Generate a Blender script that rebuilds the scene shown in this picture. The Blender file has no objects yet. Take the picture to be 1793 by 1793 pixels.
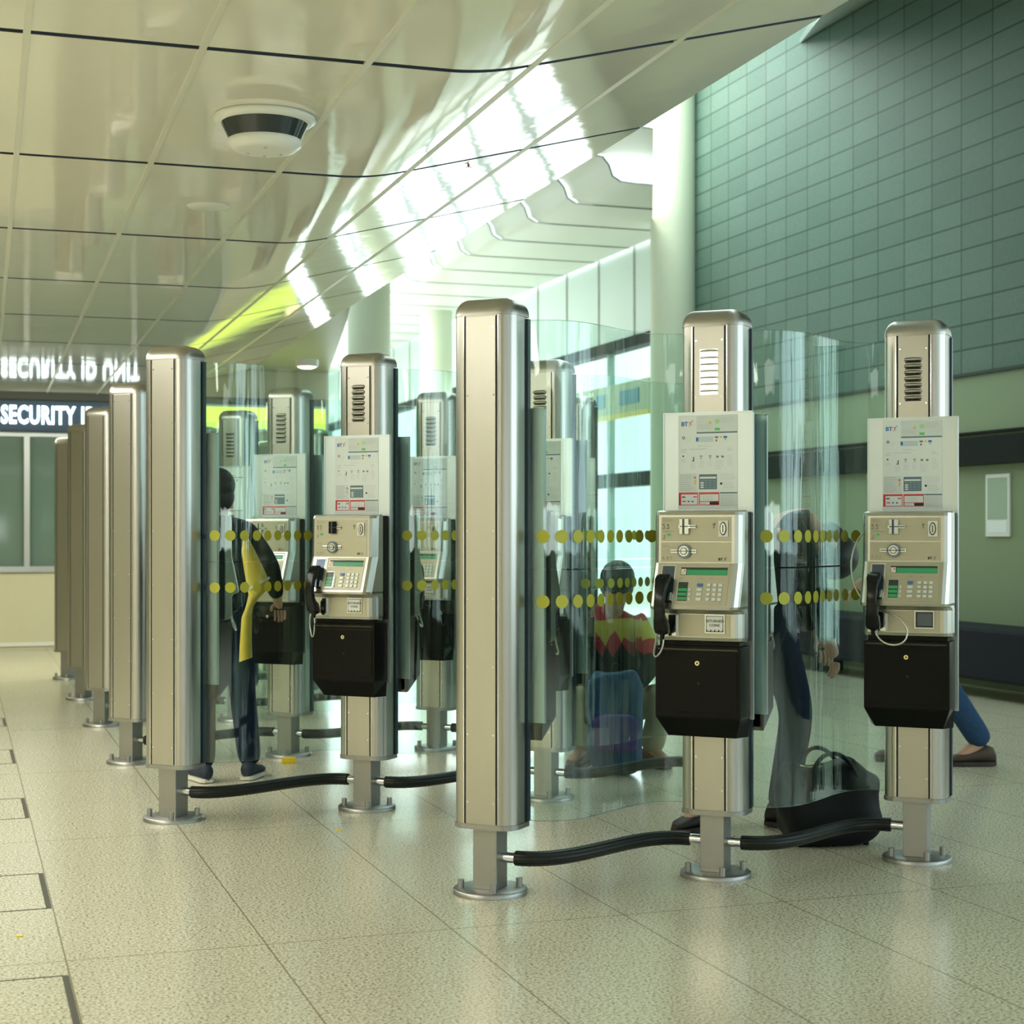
import bpy, bmesh, math, random
from mathutils import Vector, Matrix
random.seed(7)
PI = math.pi
R = math.radians
C = bpy.context.scene.collection

# ------------------------------------------------------------------ camera, world, exposure
scn = bpy.context.scene
cam = bpy.data.cameras.new('camera')
camo = bpy.data.objects.new('camera', cam)
C.objects.link(camo)
camo.location = (0, 0, 1.28)
camo.rotation_euler = (R(90), 0, 0)
cam.sensor_width = 36
cam.lens = 2836 / 1793 * 36
cam.shift_y = 34.5 / 1793
cam.clip_end = 200
cam.dof.use_dof = True
cam.dof.focus_distance = 6.3
cam.dof.aperture_fstop = 4.5
scn.camera = camo
scn.view_settings.view_transform = 'Standard'
scn.view_settings.look = 'None'
scn.view_settings.gamma = 1
scn.view_settings.exposure = 0.42
scn.cycles.transparent_max_bounces = 40
scn.cycles.max_bounces = 10
scn.cycles.caustics_reflective = False
scn.cycles.caustics_refractive = False
scn.cycles.sample_clamp_indirect = 4.0

world = bpy.data.worlds.new('daylight')
scn.world = world
world.use_nodes = True
bg = world.node_tree.nodes['Background']
bg.inputs[0].default_value = (0.80, 1.0, 0.96, 1)
bg.inputs[1].default_value = 1.25

TH = R(18.86)
TC = R(18.06)


def G(l, s, z=0.0, t=TH):
    return Vector((l * math.cos(t) - s * math.sin(t), l * math.sin(t) + s * math.cos(t), z))


def area_light(name, loc, target, sx, sy, power, col):
    d = bpy.data.lights.new(name, 'AREA')
    d.shape = 'RECTANGLE'
    d.size, d.size_y, d.energy, d.color = sx, sy, power, col
    o = bpy.data.objects.new(name, d)
    C.objects.link(o)
    o.location = loc
    o.rotation_euler = (Vector(target) - Vector(loc)).to_track_quat('-Z', 'Y').to_euler()
    return o


# skylight over the trough, windows to the right of the camera, added fills, warm ceiling light over the left aisle
area_light('skylight_light', G(5.2, 9, 6.6), G(5.2, 9, 0), 4.0, 16, 300, (0.80, 1.0, 0.93))
area_light('window_light', G(7.8, 1.5, 2.4), G(0.5, 5.5, 1.2), 6.0, 2.6, 85, (0.72, 0.92, 1.0))
area_light('aisle_light', G(-2.4, 5.0, 2.74), G(-2.4, 5.0, 0), 1.4, 12, 330, (1.0, 0.98, 0.86))
area_light('office_front_fill', G(0.2, 15.6, 2.74), G(0.2, 16.2, 0), 5.0, 1.2, 110, (1.0, 0.95, 0.74))  # fill added to brighten the office wall, no fitting here
area_light('rear_light', G(0.5, -3.5, 2.74), G(0.5, -3.5, 0), 4.0, 3.0, 60, (1.0, 0.99, 0.88))
area_light('back_fill_light', G(0.5, -8.9, 1.35), G(0.5, 6, 2.0), 13, 0.6, 60, (0.95, 1.0, 0.94))  # added fill: lifts the ceiling and draws a bright line on the posts
area_light('wall_wash_light', G(6.6, 16.9, 6.6), G(7.9, 16.6, 3.2), 1.2, 1.2, 45, (1.0, 0.97, 0.80))
area_light('hall_window_light', G(8.8, 32, 2.6), G(4, 30, 2.6), 30, 4.4, 1250, (0.84, 1.0, 0.97))
area_light('hall_fill_light', G(4.6, 25, 4.6), G(6.4, 25, 2), 2.0, 22, 1250, (0.88, 1.0, 0.96))  # added fill that brightens the hall cladding and ceiling
area_light('hall_end_light', G(6.0, 47.5, 3), G(6.0, 20, 2.5), 5, 4.4, 700, (0.84, 1.0, 0.97))

# ------------------------------------------------------------------ materials
MATS = {}


def nodes_of(name):
    m = bpy.data.materials.new(name)
    m.use_nodes = True
    return m, m.node_tree.nodes, m.node_tree.links


def pm(name, col, rough=0.5, metal=0.0, noise=0.0, nscale=20, bump=0.0, emis=0.0, stretch=(1, 1, 1), **kw):
    if name in MATS:
        return MATS[name]
    m, N, L = nodes_of(name)
    b = N['Principled BSDF']
    c = (*col, 1)
    b.inputs['Base Color'].default_value = c
    b.inputs['Roughness'].default_value = rough
    b.inputs['Metallic'].default_value = metal
    for k, v in kw.items():
        b.inputs[k.replace('_', ' ')].default_value = v
    if emis:
        b.inputs['Emission Color'].default_value = c
        b.inputs['Emission Strength'].default_value = emis
    tc = N.new('ShaderNodeTexCoord')
    mp = N.new('ShaderNodeMapping')
    mp.inputs['Scale'].default_value = stretch
    nz = N.new('ShaderNodeTexNoise')
    nz.inputs['Scale'].default_value = nscale
    nz.inputs['Detail'].default_value = 4
    L.new(tc.outputs['Object'], mp.inputs['Vector'])
    L.new(mp.outputs['Vector'], nz.inputs['Vector'])
    mx = N.new('ShaderNodeMix')
    mx.data_type = 'RGBA'
    mx.inputs[6].default_value = tuple(x * (1 - noise) for x in col) + (1,)
    mx.inputs[7].default_value = tuple(min(1, x * (1 + noise)) for x in col) + (1,)
    L.new(nz.outputs['Fac'], mx.inputs[0])
    L.new(mx.outputs[2], b.inputs['Base Color'])
    if bump:
        bp = N.new('ShaderNodeBump')
        bp.inputs['Strength'].default_value = bump
        bp.inputs['Distance'].default_value = 0.002
        L.new(nz.outputs['Fac'], bp.inputs['Height'])
        L.new(bp.outputs['Normal'], b.inputs['Normal'])
    MATS[name] = m
    return m


def glass_mat(name, tint, f0=0.04, wave=0.35, ripple=True, rough=0.0):
    m, N, L = nodes_of(name)
    N.remove(N['Principled BSDF'])
    out = N['Material Output']
    tr = N.new('ShaderNodeBsdfTransparent')
    tr.inputs[0].default_value = (*tint, 1)
    gl = N.new('ShaderNodeBsdfGlossy')
    gl.inputs['Roughness'].default_value = rough
    gl.inputs['Color'].default_value = (0.93, 1, 0.99, 1)
    lw = N.new('ShaderNodeLayerWeight')
    lw.inputs['Blend'].default_value = 0.5
    pw = N.new('ShaderNodeMath'); pw.operation = 'POWER'; pw.inputs[1].default_value = 4.0
    ml = N.new('ShaderNodeMath'); ml.operation = 'MULTIPLY_ADD'
    ml.inputs[1].default_value = 0.9 - f0; ml.inputs[2].default_value = f0
    L.new(lw.outputs['Facing'], pw.inputs[0])
    L.new(pw.outputs[0], ml.inputs[0])
    mix = N.new('ShaderNodeMixShader')
    L.new(ml.outputs[0], mix.inputs[0])
    L.new(tr.outputs[0], mix.inputs[1])
    L.new(gl.outputs[0], mix.inputs[2])
    L.new(mix.outputs[0], out.inputs['Surface'])
    if ripple:
        tc = N.new('ShaderNodeTexCoord'); mp = N.new('ShaderNodeMapping')
        mp.inputs['Scale'].default_value = (1, 1, 0.06)
        nz = N.new('ShaderNodeTexNoise'); nz.inputs['Scale'].default_value = 9; nz.inputs['Detail'].default_value = 3
        bp = N.new('ShaderNodeBump'); bp.inputs['Strength'].default_value = wave; bp.inputs['Distance'].default_value = 0.02
        L.new(tc.outputs['Object'], mp.inputs[0]); L.new(mp.outputs[0], nz.inputs[0])
        L.new(nz.outputs['Fac'], bp.inputs['Height']); L.new(bp.outputs[0], gl.inputs['Normal'])
    MATS[name] = m
    return m


STEEL = pm('brushed_steel', (0.47, 0.455, 0.415), 0.29, 1.0, noise=0.05, nscale=14, stretch=(1, 1, 0.12), bump=0.02)
STEEL_CAP = pm('cap_steel', (0.44, 0.43, 0.39), 0.34, 1.0, noise=0.08, nscale=9)
STEEL_BASE = pm('satin_steel', (0.36, 0.36, 0.345), 0.42, 1.0, noise=0.06, nscale=30)
STEEL_LIGHT = pm('bright_board_steel', (0.60, 0.67, 0.69), 0.36, 0.9, noise=0.04, nscale=8)
PHONE_STEEL = pm('phone_housing_steel', (0.52, 0.515, 0.46), 0.30, 1.0, noise=0.04, nscale=12)
PHONE_FACE = pm('phone_face_bronze', (0.47, 0.445, 0.33), 0.5, 0.55, noise=0.04, nscale=25)
CHROME = pm('chrome', (0.72, 0.74, 0.78), 0.12, 1.0)
DARKCH = pm('dark_channel', (0.012, 0.03, 0.055), 0.3)
GROOVE = pm('dark_groove', (0.035, 0.033, 0.03), 0.5, 0.5)
BLACK = pm('black_enamel', (0.003, 0.0035, 0.003), 0.3, Specular_IOR_Level=0.15)
BLACKPL = pm('black_handset_plastic', (0.003, 0.006, 0.0055), 0.2, Specular_IOR_Level=0.3)
RUBBER = pm('ribbed_black_rubber', (0.006, 0.009, 0.007), 0.42, Specular_IOR_Level=0.3)
LCDG = pm('green_lcd', (0.03, 0.24, 0.09), 0.25, emis=0.25)
LCDD = pm('dark_lcd', (0.035, 0.055, 0.05), 0.15)
KEY = pm('grey_key', (0.70, 0.74, 0.74), 0.3, 0.1)
KEYB = pm('blue_key', (0.06, 0.17, 0.52), 0.35)
INK = pm('grey_ink', (0.22, 0.22, 0.19), 0.6)
INKD = pm('dark_ink', (0.02, 0.025, 0.03), 0.6)
INKL = pm('pale_grey_ink', (0.50, 0.55, 0.56), 0.6)
PAPER = pm('poster_paper', (0.82, 0.88, 0.90), 0.28, noise=0.015)
RED = pm('poster_red', (0.72, 0.03, 0.05), 0.4)
BLUE = pm('poster_blue', (0.02, 0.16, 0.55), 0.4)
LBLUE = pm('poster_pale_blue', (0.45, 0.62, 0.80), 0.4)
SLATE = pm('poster_slate_blue', (0.11, 0.19, 0.25), 0.4)
GREEN = pm('poster_green', (0.14, 0.62, 0.16), 0.4)
YEL = pm('poster_yellow', (0.80, 0.58, 0.02), 0.4)
PINK = pm('poster_pink', (0.7, 0.08, 0.25), 0.4)
DOT = pm('olive_yellow_vinyl', (0.50, 0.50, 0.05), 0.5)
BRASS = pm('brass_lock', (0.75, 0.68, 0.38), 0.25, 1.0)
WHITE = pm('white_plastic', (0.78, 0.80, 0.76), 0.35)
SMOKE = pm('smoked_dome', (0.03, 0.04, 0.045), 0.08)
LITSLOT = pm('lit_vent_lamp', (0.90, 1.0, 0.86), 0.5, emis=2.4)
CORD = pm('armoured_steel_cord', (0.60, 0.60, 0.55), 0.3, 1.0, noise=0.3, nscale=400)
GLASS = glass_mat('curved_screen_glass', (0.895, 0.965, 0.945), 0.045)
GLASSEDGE = pm('green_glass_edge', (0.10, 0.22, 0.18), 0.15)


def floor_mat():
    m, N, L = nodes_of('speckled_granite')
    b = N['Principled BSDF']
    tc = N.new('ShaderNodeTexCoord')
    sp = N.new('ShaderNodeTexNoise'); sp.inputs['Scale'].default_value = 105; sp.inputs['Detail'].default_value = 7; sp.inputs['Roughness'].default_value = 0.72
    L.new(tc.outputs['Object'], sp.inputs[0])
    cr = N.new('ShaderNodeValToRGB')
    e = cr.color_ramp.elements
    e[0].position = 0.39; e[0].color = (0.10, 0.085, 0.055, 1)
    e[1].position = 0.54; e[1].color = (0.68, 0.66, 0.52, 1)
    x = cr.color_ramp.elements.new(0.46); x.color = (0.46, 0.43, 0.31, 1)
    L.new(sp.outputs['Fac'], cr.inputs[0])
    big = N.new('ShaderNodeTexNoise'); big.inputs['Scale'].default_value = 1.1; big.inputs['Detail'].default_value = 3
    L.new(tc.outputs['Object'], big.inputs[0])
    mx = N.new('ShaderNodeMix'); mx.data_type = 'RGBA'; mx.blend_type = 'MULTIPLY'; mx.inputs[0].default_value = 0.35
    mr = N.new('ShaderNodeMapRange'); mr.inputs[3].default_value = 0.75; mr.inputs[4].default_value = 1.2
    L.new(big.outputs['Fac'], mr.inputs[0])
    L.new(cr.outputs[0], mx.inputs[6]); L.new(mr.outputs[0], mx.inputs[7])
    # 600 mm joints along s every 0.60 in l ; staggered short joints by slab
    sx = N.new('ShaderNodeSeparateXYZ'); L.new(tc.outputs['Object'], sx.inputs[0])

    def math_(op, a, bb=None, c=None):
        n = N.new('ShaderNodeMath'); n.operation = op
        for i, v in enumerate((a, bb, c)):
            if v is None: continue
            if isinstance(v, (int, float)): n.inputs[i].default_value = v
            else: L.new(v, n.inputs[i])
        return n.outputs[0]

    def line(coord, off, per, w):
        f = math_('FRACT', math_('DIVIDE', math_('SUBTRACT', coord, off), per))
        d = math_('MULTIPLY', math_('MINIMUM', f, math_('SUBTRACT', 1.0, f)), per)
        return math_('LESS_THAN', d, w)
    lx = line(sx.outputs['X'], FL0, 0.6, 0.0026)
    ly = line(sx.outputs['Y'], FS0, 1.97, 0.0028)
    ly2 = line(sx.outputs['Y'], FS0 + 1.39, 1.97, 0.0014)
    j = math_('MINIMUM', math_('ADD', math_('MULTIPLY', math_('ADD', lx, ly), 0.8), math_('MULTIPLY', ly2, 0.45)), 0.9)
    jm = N.new('ShaderNodeMix'); jm.data_type = 'RGBA'; jm.inputs[7].default_value = (0.17, 0.13, 0.06, 1)
    L.new(j, jm.inputs[0]); L.new(mx.outputs[2], jm.inputs[6])
    L.new(jm.outputs[2], b.inputs['Base Color'])
    rr = N.new('ShaderNodeMapRange'); rr.inputs[3].default_value = 0.14; rr.inputs[4].default_value = 0.26
    L.new(sp.outputs['Fac'], rr.inputs[0]); L.new(rr.outputs[0], b.inputs['Roughness'])
    return m


FL0, FS0 = 0.903, 5.0
FLOORM = floor_mat()


def tile_mat():
    m, N, L = nodes_of('grey_green_wall_tiles')
    b = N['Principled BSDF']
    tc = N.new('ShaderNodeTexCoord')
    mp = N.new('ShaderNodeMapping')
    mp.inputs['Rotation'].default_value = (0, 0, 0)
    L.new(tc.outputs['Object'], mp.inputs[0])
    sx = N.new('ShaderNodeSeparateXYZ'); L.new(mp.outputs[0], sx.inputs[0])
    cb = N.new('ShaderNodeCombineXYZ')
    L.new(sx.outputs['Y'], cb.inputs[0]); L.new(sx.outputs['Z'], cb.inputs[1])
    br = N.new('ShaderNodeTexBrick')
    br.offset = 0.0
    br.inputs['Scale'].default_value = 1.0
    br.inputs['Brick Width'].default_value = 0.4377
    br.inputs['Row Height'].default_value = 0.2115
    br.inputs['Mortar Size'].default_value = 0.008
    br.inputs['Mortar Smooth'].default_value = 0.1
    br.inputs['Bias'].default_value = 0
    br.inputs['Color1'].default_value = (0.085, 0.155, 0.125, 1)
    br.inputs['Color2'].default_value = (0.115, 0.19, 0.155, 1)
    br.inputs['Mortar'].default_value = (0.02, 0.055, 0.045, 1)
    L.new(cb.outputs[0], br.inputs['Vector'])
    nz = N.new('ShaderNodeTexNoise'); nz.inputs['Scale'].default_value = 30; nz.inputs['Detail'].default_value = 4
    L.new(tc.outputs['Object'], nz.inputs[0])
    mr = N.new('ShaderNodeMapRange'); mr.inputs[3].default_value = 0.8; mr.inputs[4].default_value = 1.2
    L.new(nz.outputs['Fac'], mr.inputs[0])
    mx = N.new('ShaderNodeMix'); mx.data_type = 'RGBA'; mx.blend_type = 'MULTIPLY'; mx.inputs[0].default_value = 0.8
    L.new(br.outputs[0], mx.inputs[6]); L.new(mr.outputs[0], mx.inputs[7])
    L.new(mx.outputs[2], b.inputs['Base Color'])
    b.inputs['Roughness'].default_value = 0.62
    return m


TILEM = tile_mat()
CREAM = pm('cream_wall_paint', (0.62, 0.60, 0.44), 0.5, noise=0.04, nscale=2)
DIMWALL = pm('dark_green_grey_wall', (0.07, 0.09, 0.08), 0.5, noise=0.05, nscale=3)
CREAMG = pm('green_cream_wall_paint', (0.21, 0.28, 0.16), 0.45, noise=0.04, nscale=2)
CEILM = pm('glossy_cream_ceiling_panel', (0.80, 0.79, 0.69), 0.07, 0.0, noise=0.015, nscale=1.3, bump=2.0, Specular_IOR_Level=0.6)
PANELSIDE = pm('blue_grey_panel_edge', (0.07, 0.085, 0.12), 0.4)
PLENUM = pm('blue_grey_plenum', (0.05, 0.065, 0.09), 0.6)
CEILJ = pm('pale_joint_strip', (0.72, 0.72, 0.62), 0.3)
GREYCEIL = pm('grey_bulkhead', (0.36, 0.40, 0.34), 0.4)
HALLC = pm('white_hall_ceiling', (0.93, 0.95, 0.94), 0.4)
CLAD = pm('grey_cladding', (0.62, 0.72, 0.69), 0.5)
COLM = pm('pale_green_column', (0.62, 0.66, 0.52), 0.55, noise=0.03)
ALU = pm('grey_window_frame', (0.50, 0.54, 0.55), 0.35, 0.6)
NAVY = pm('navy_sign', (0.01, 0.045, 0.10), 0.4)
DGREEN = pm('dark_green_band', (0.003, 0.009, 0.007), 0.7, Specular_IOR_Level=0.2)
BENCHM = pm('navy_bench_vinyl', (0.003, 0.005, 0.014), 0.6, Specular_IOR_Level=0.2)
MULL = pm('pale_green_mullion', (0.35, 0.52, 0.48), 0.4)
LETTER = pm('lit_sign_letters', (0.86, 1.0, 0.93), 0.5, emis=3.0)
LAMPW = pm('warm_lamp', (1.0, 0.88, 0.55), 0.5, emis=5)
OFFGL = pm('dim_office_glass', (0.16, 0.24, 0.21), 0.06)


# ------------------------------------------------------------------ mesh helpers
class MB:
    def __init__(self):
        self.v, self.f, self.m, self.s = [], [], [], []
        self.mats = []

    def mi(self, mat):
        if mat not in self.mats:
            self.mats.append(mat)
        return self.mats.index(mat)

    def add(self, vs, fs, mat=None, smooth=False):
        k = len(self.v)
        self.v += [tuple(v) for v in vs]
        i = self.mi(mat) if mat else 0
        for f in fs:
            self.f.append([a + k for a in f]); self.m.append(i); self.s.append(smooth)
        return self

    def box(self, x0, x1, y0, y1, z0, z1, mat=None, b=0.0):
        if b <= 0:
            vs = [(x, y, z) for z in (z0, z1) for y in (y0, y1) for x in (x0, x1)]
            fs = [(0, 2, 3, 1), (4, 5, 7, 6), (0, 1, 5, 4), (2, 6, 7, 3), (0, 4, 6, 2), (1, 3, 7, 5)]
            return self.add(vs, fs, mat)
        bm = bmesh.new()
        bmesh.ops.create_cube(bm, size=1)
        for v in bm.verts:
            v.co = Vector(((x0 + x1) / 2 + v.co.x * (x1 - x0), (y0 + y1) / 2 + v.co.y * (y1 - y0), (z0 + z1) / 2 + v.co.z * (z1 - z0)))
        bmesh.ops.bevel(bm, geom=list(bm.edges), offset=b, segments=2, profile=0.6, affect='EDGES')
        return self.bm(bm, mat)

    def bm(self, bm, mat=None, smooth=False):
        bm.verts.index_update()
        self.add([v.co for v in bm.verts], [[v.index for v in f.verts] for f in bm.faces], mat, smooth)
        bm.free()
        return self

    def loft(self, rings, mat=None, cap=True, smooth=True, closed=False):
        n = len(rings[0])
        vs = [p for r in rings for p in r]
        fs = []
        m = len(rings)
        for i in range(m if closed else m - 1):
            j = (i + 1) % m
            for k in range(n):
                k2 = (k + 1) % n
                fs.append((i * n + k, i * n + k2, j * n + k2, j * n + k))
        self.add(vs, fs, mat, smooth)
        if cap and not closed:
            self.add(rings[0], [list(range(n))[::-1]], mat)
            self.add(rings[-1], [list(range(n))], mat)
        return self

    def cyl(self, p0, p1, r, n=16, mat=None, r2=None, smooth=True):
        p0, p1 = Vector(p0), Vector(p1)
        q = (p1 - p0).to_track_quat('Z', 'Y')
        r2 = r if r2 is None else r2
        ring = lambda p, rr: [p + q @ Vector((rr * math.cos(2 * PI * k / n), rr * math.sin(2 * PI * k / n), 0)) for k in range(n)]
        return self.loft([ring(p0, r), ring(p1, r2)], mat, smooth=smooth)

    def lathe(self, prof, n=32, mat=None, c=(0, 0)):
        rings = [[(c[0] + r * math.cos(2 * PI * k / n), c[1] + r * math.sin(2 * PI * k / n), z) for k in range(n)] for r, z in prof]
        return self.loft(rings, mat)

    def tube(self, pts, r, n=8, mat=None, rib=0.0):
        pts = [Vector(p) for p in pts]
        rings = []
        up = Vector((0, 0, 1))
        for i, p in enumerate(pts):
            t = (pts[min(i + 1, len(pts) - 1)] - pts[max(i - 1, 0)]).normalized()
            a = t.cross(up)
            if a.length < 1e-3: a = Vector((1, 0, 0))
            a.normalize(); b = a.cross(t).normalized()
            rr = r
            rings.append([p + (a * math.cos(2 * PI * k / n) + b * math.sin(2 * PI * k / n)) * (rr * (1 + (rib if k % 2 else 0))) for k in range(n)])
        return self.loft(rings, mat, smooth=not rib)

    def build(self, name, mat=None, parent=None, loc=None, rz=None, label=None, bevel=0.0):
        me = bpy.data.meshes.new(name)
        me.from_pydata(self.v, [], self.f)
        if self.mats and not (len(self.mats) == 1 and self.mats[0] is None):
            for mt in self.mats: me.materials.append(mt or mat)
            me.polygons.foreach_set('material_index', self.m)
        elif mat:
            me.materials.append(mat)
        me.polygons.foreach_set('use_smooth', self.s)
        me.update()
        bm = bmesh.new(); bm.from_mesh(me)
        bmesh.ops.recalc_face_normals(bm, faces=list(bm.faces))
        bm.to_mesh(me); bm.free()
        o = bpy.data.objects.new(name, me)
        C.objects.link(o)
        if parent: o.parent = parent
        if loc is not None: o.location = loc
        if rz is not None: o.rotation_euler = (0, 0, rz)
        if label: o['label'] = label
        return o


def empty(name, loc=(0, 0, 0), rz=0.0, label=None, cat=None, group=None):
    o = bpy.data.objects.new(name, None)
    o.empty_display_size = 0.1
    C.objects.link(o)
    o.location = loc; o.rotation_euler = (0, 0, rz)
    return tag(o, label, cat, group)


def tag(o, label=None, cat=None, group=None, kind=None):
    if label: o['label'] = label
    if cat: o['category'] = cat
    if group: o['group'] = group
    if kind: o['kind'] = kind
    return o


def struct(o):
    o['kind'] = 'structure'
    return o


def copy_tree(o, parent=None, keep=None):
    c = o.copy(); C.objects.link(c)
    if parent: c.parent = parent
    for ch in list(o.children):
        if keep and not any(ch.name.split('.')[0] == k for k in keep): continue
        copy_tree(ch, c, keep)
    return c


def text_mesh(body, size, ext=0.0, off=0.0, align='LEFT', sx=1.0):
    cu = bpy.data.curves.new('t', 'FONT')
    cu.body = body; cu.size = size; cu.extrude = ext; cu.offset = off; cu.align_x = align; cu.align_y = 'CENTER'
    cu.resolution_u = 3; cu.space_character = 1.12 if off > .005 else 1.0
    o = bpy.data.objects.new('t', cu); C.objects.link(o)
    dg = bpy.context.evaluated_depsgraph_get(); dg.update()
    me = o.evaluated_get(dg).to_mesh()
    vs = [Vector((v.co.x * sx, v.co.y, v.co.z)) for v in me.vertices]
    fs = [list(p.vertices) for p in me.polygons]
    o.to_mesh_clear(); bpy.data.objects.remove(o); bpy.data.curves.remove(cu)
    return vs, fs


# ------------------------------------------------------------------ the room
RZ = TH
mb = MB().box(-6, 16, -9, 62, -0.2, 0)
struct(mb.build('floor', FLOORM, rz=RZ))

# left strip of access-cover slabs with open dark slots along its edge
STRIP_L = 0.303
mb = MB()
for a, b in ((4.2, 4.835), (5.717, 6.31), (7.55, 8.12), (9.35, 9.95), (11.15, 11.65), (13.0, 13.5)):
    mb.box(STRIP_L - 0.022, STRIP_L - 0.004, a, b, 0.0, 0.0015)
    mb.box(STRIP_L - 1.3, STRIP_L - 0.02, a - 0.005, a + 0.003, 0.0, 0.0012)
    mb.box(STRIP_L - 1.3, STRIP_L - 0.02, b - 0.003, b + 0.004, 0.0, 0.0012)
struct(mb.build('trim_1', pm('dark_floor_slot', (0.06, 0.06, 0.045), 0.6), rz=RZ))

# tiled right wall: local X = lateral, Y = along
mb = MB().box(8.02, 8.3, 9.6 - 16.98, 0, 2.60 - 2.60, 4.2)
w = mb.build('wall_right', TILEM, loc=G(0, 16.98, 2.60), rz=RZ)
struct(w)
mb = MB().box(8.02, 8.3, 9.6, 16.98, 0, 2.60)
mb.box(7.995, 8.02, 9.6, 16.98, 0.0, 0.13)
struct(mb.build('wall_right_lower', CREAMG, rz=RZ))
mb = MB().box(7.93, 8.02, 9.6, 16.98, 1.83, 2.06).box(7.97, 8.02, 9.6, 16.98, 2.09, 2.11)
struct(mb.build('trim_2', DGREEN, rz=RZ))
mb = MB().box(7.99, 8.02, 9.6, 16.98, 2.585, 2.61)  # thin dark bead along the lower edge of the tiles
struct(mb.build('trim_3', pm('dark_bead', (0.02, 0.04, 0.035), 0.6), rz=RZ))

# nearer right wall with tall windows (out of frame, lights and is mirrored in the steel)
mb = MB()
mb.box(8.02, 8.3, -9, 9.6, 0, 0.5).box(8.02, 8.3, -9, 9.6, 3.4, 6.8)
for y in (-9, -6.2, -3.4, -0.6, 2.2, 5.0, 7.8, 9.45):
    mb.box(8.05, 8.25, y, y + 0.45 if y < 9 else y + 0.15, 0.5, 3.4)
struct(mb.build('wall_front_right', DIMWALL, rz=RZ))
# unseen wall behind the camera; low band opening added for its bright line in the steel
mb = MB()
mb.box(-6, 8.3, -9.3, -9, 0, 1.05).box(-6, 8.3, -9.3, -9, 1.65, 3.2)
for x in (-6, -2.2, 1.6, 5.4):
    mb.box(x, x + 0.5, -9.28, -9.02, 1.05, 1.65)
struct(mb.build('wall_back', DIMWALL, rz=RZ))
mb = MB().box(-6.2, -6, -9, 18.5, 0, 2.9)
struct(mb.build('wall_left', CREAM, rz=RZ))

# ---- ceiling : panels, fold and rising soffit (own rotation)
FOLD, ZC = 1.575, 2.80
ROW0, ROWP, TW = 5.14, 1.673, 0.5304
EDGE, RISE = 1.27, 0.318


def ceil_prof(t):
    # t: lateral distance from the fold; returns z
    r = 0.13
    if t <= -r: return ZC
    k = RISE / (EDGE - 0.0)
    if t >= r: return ZC + k * t
    u = (t + r) / (2 * r)
    return ZC + k * r * u * u


bounds = [-0.39 - TW * k for k in range(14, -1, -1)] + [0.175, 0.705, EDGE]
mb = MB()
mj = MB()
gapS = 0.019
rows = list(range(-8, 8))
for ri in rows:
    s0, s1 = ROW0 + ROWP * ri + gapS, ROW0 + ROWP * (ri + 1) - gapS
    s1 = min(s1, 18.7)
    for bi in range(len(bounds) - 1):
        a, b = bounds[bi] + 0.004, bounds[bi + 1] - 0.004
        ts = [a, b] if (b < -0.2 or a > 0.15) else [a + (b - a) * i / 12 for i in range(13)]
        n = len(ts)
        vs = [(FOLD + t, s, ceil_prof(t) + dz) for dz in (0, 0.035) for s in (s0, s1) for t in ts]
        fs = [(i, i + 1, n + i + 1, n + i) for i in range(n - 1)]
        mb.add(vs[:2 * n], fs, CEILM, n > 2)
        fs = []
        for i in range(n - 1):
            fs.append((2 * n + i, 3 * n + i, 3 * n + i + 1, 2 * n + i + 1))
            fs.append((i, 2 * n + i, 2 * n + i + 1, i + 1))
            fs.append((n + i, n + i + 1, 3 * n + i + 1, 3 * n + i))
        fs += [(0, n, 3 * n, 2 * n), (n - 1, 3 * n - 1, 4 * n - 1, 2 * n - 1)]
        fs[-1] = (n - 1, 2 * n - 1, 4 * n - 1, 3 * n - 1)
        mb.add(vs, fs, PANELSIDE, False)
ce = mb.build('ceiling', CEILM, rz=TC)
struct(ce)
# pale strips that cover the long joints
for bi in range(1, len(bounds) - 1):
    t = bounds[bi]; z = ceil_prof(t)
    mj.box(FOLD + t - 0.011, FOLD + t + 0.011, ROW0 - 8 * ROWP, 18.6, z - 0.004, z + 0.006)
struct(mj.build('trim_4', CEILJ, rz=TC))
mp_ = MB()
mp_.add([(-7.5, -8.5, ZC + .09), (FOLD, -8.5, ZC + .09), (FOLD, 18.7, ZC + .09), (-7.5, 18.7, ZC + .09)], [(0, 1, 2, 3)])
mp_.add([(FOLD, -8.5, ZC + .09), (FOLD + EDGE, -8.5, ZC + RISE + .09), (FOLD + EDGE, 18.7, ZC + RISE + .09), (FOLD, 18.7, ZC + .09)], [(0, 1, 2, 3)])
mp_.add([(FOLD + EDGE, -8.5, ZC + RISE + .04), (FOLD + EDGE, -8.5, ZC + 1.6), (FOLD + EDGE, 18.7, ZC + 1.6), (FOLD + EDGE, 18.7, ZC + RISE + .04)], [(0, 1, 2, 3)])
struct(mp_.build('ceiling_plenum', PLENUM, rz=TC))
# infill panel between the soffit edge and the tiled wall, nearer the camera
E1 = G(FOLD + EDGE, 5.17, ZC + RISE, TC); E0 = G(FOLD + EDGE, -6, ZC + RISE, TC)
W1 = G(8.02, 14.5, 6.2); W0 = G(8.02, 3.0, 6.2)
mp_ = MB().add([E0, E1, W1, W0] + [p + Vector((0, 0, .05)) for p in (E0, E1, W1, W0)],
               [(0, 1, 2, 3), (7, 6, 5, 4), (0, 4, 5, 1), (1, 5, 6, 2), (2, 6, 7, 3), (3, 7, 4, 0)])
struct(mp_.build('ceiling_infill', CEILM))

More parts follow.
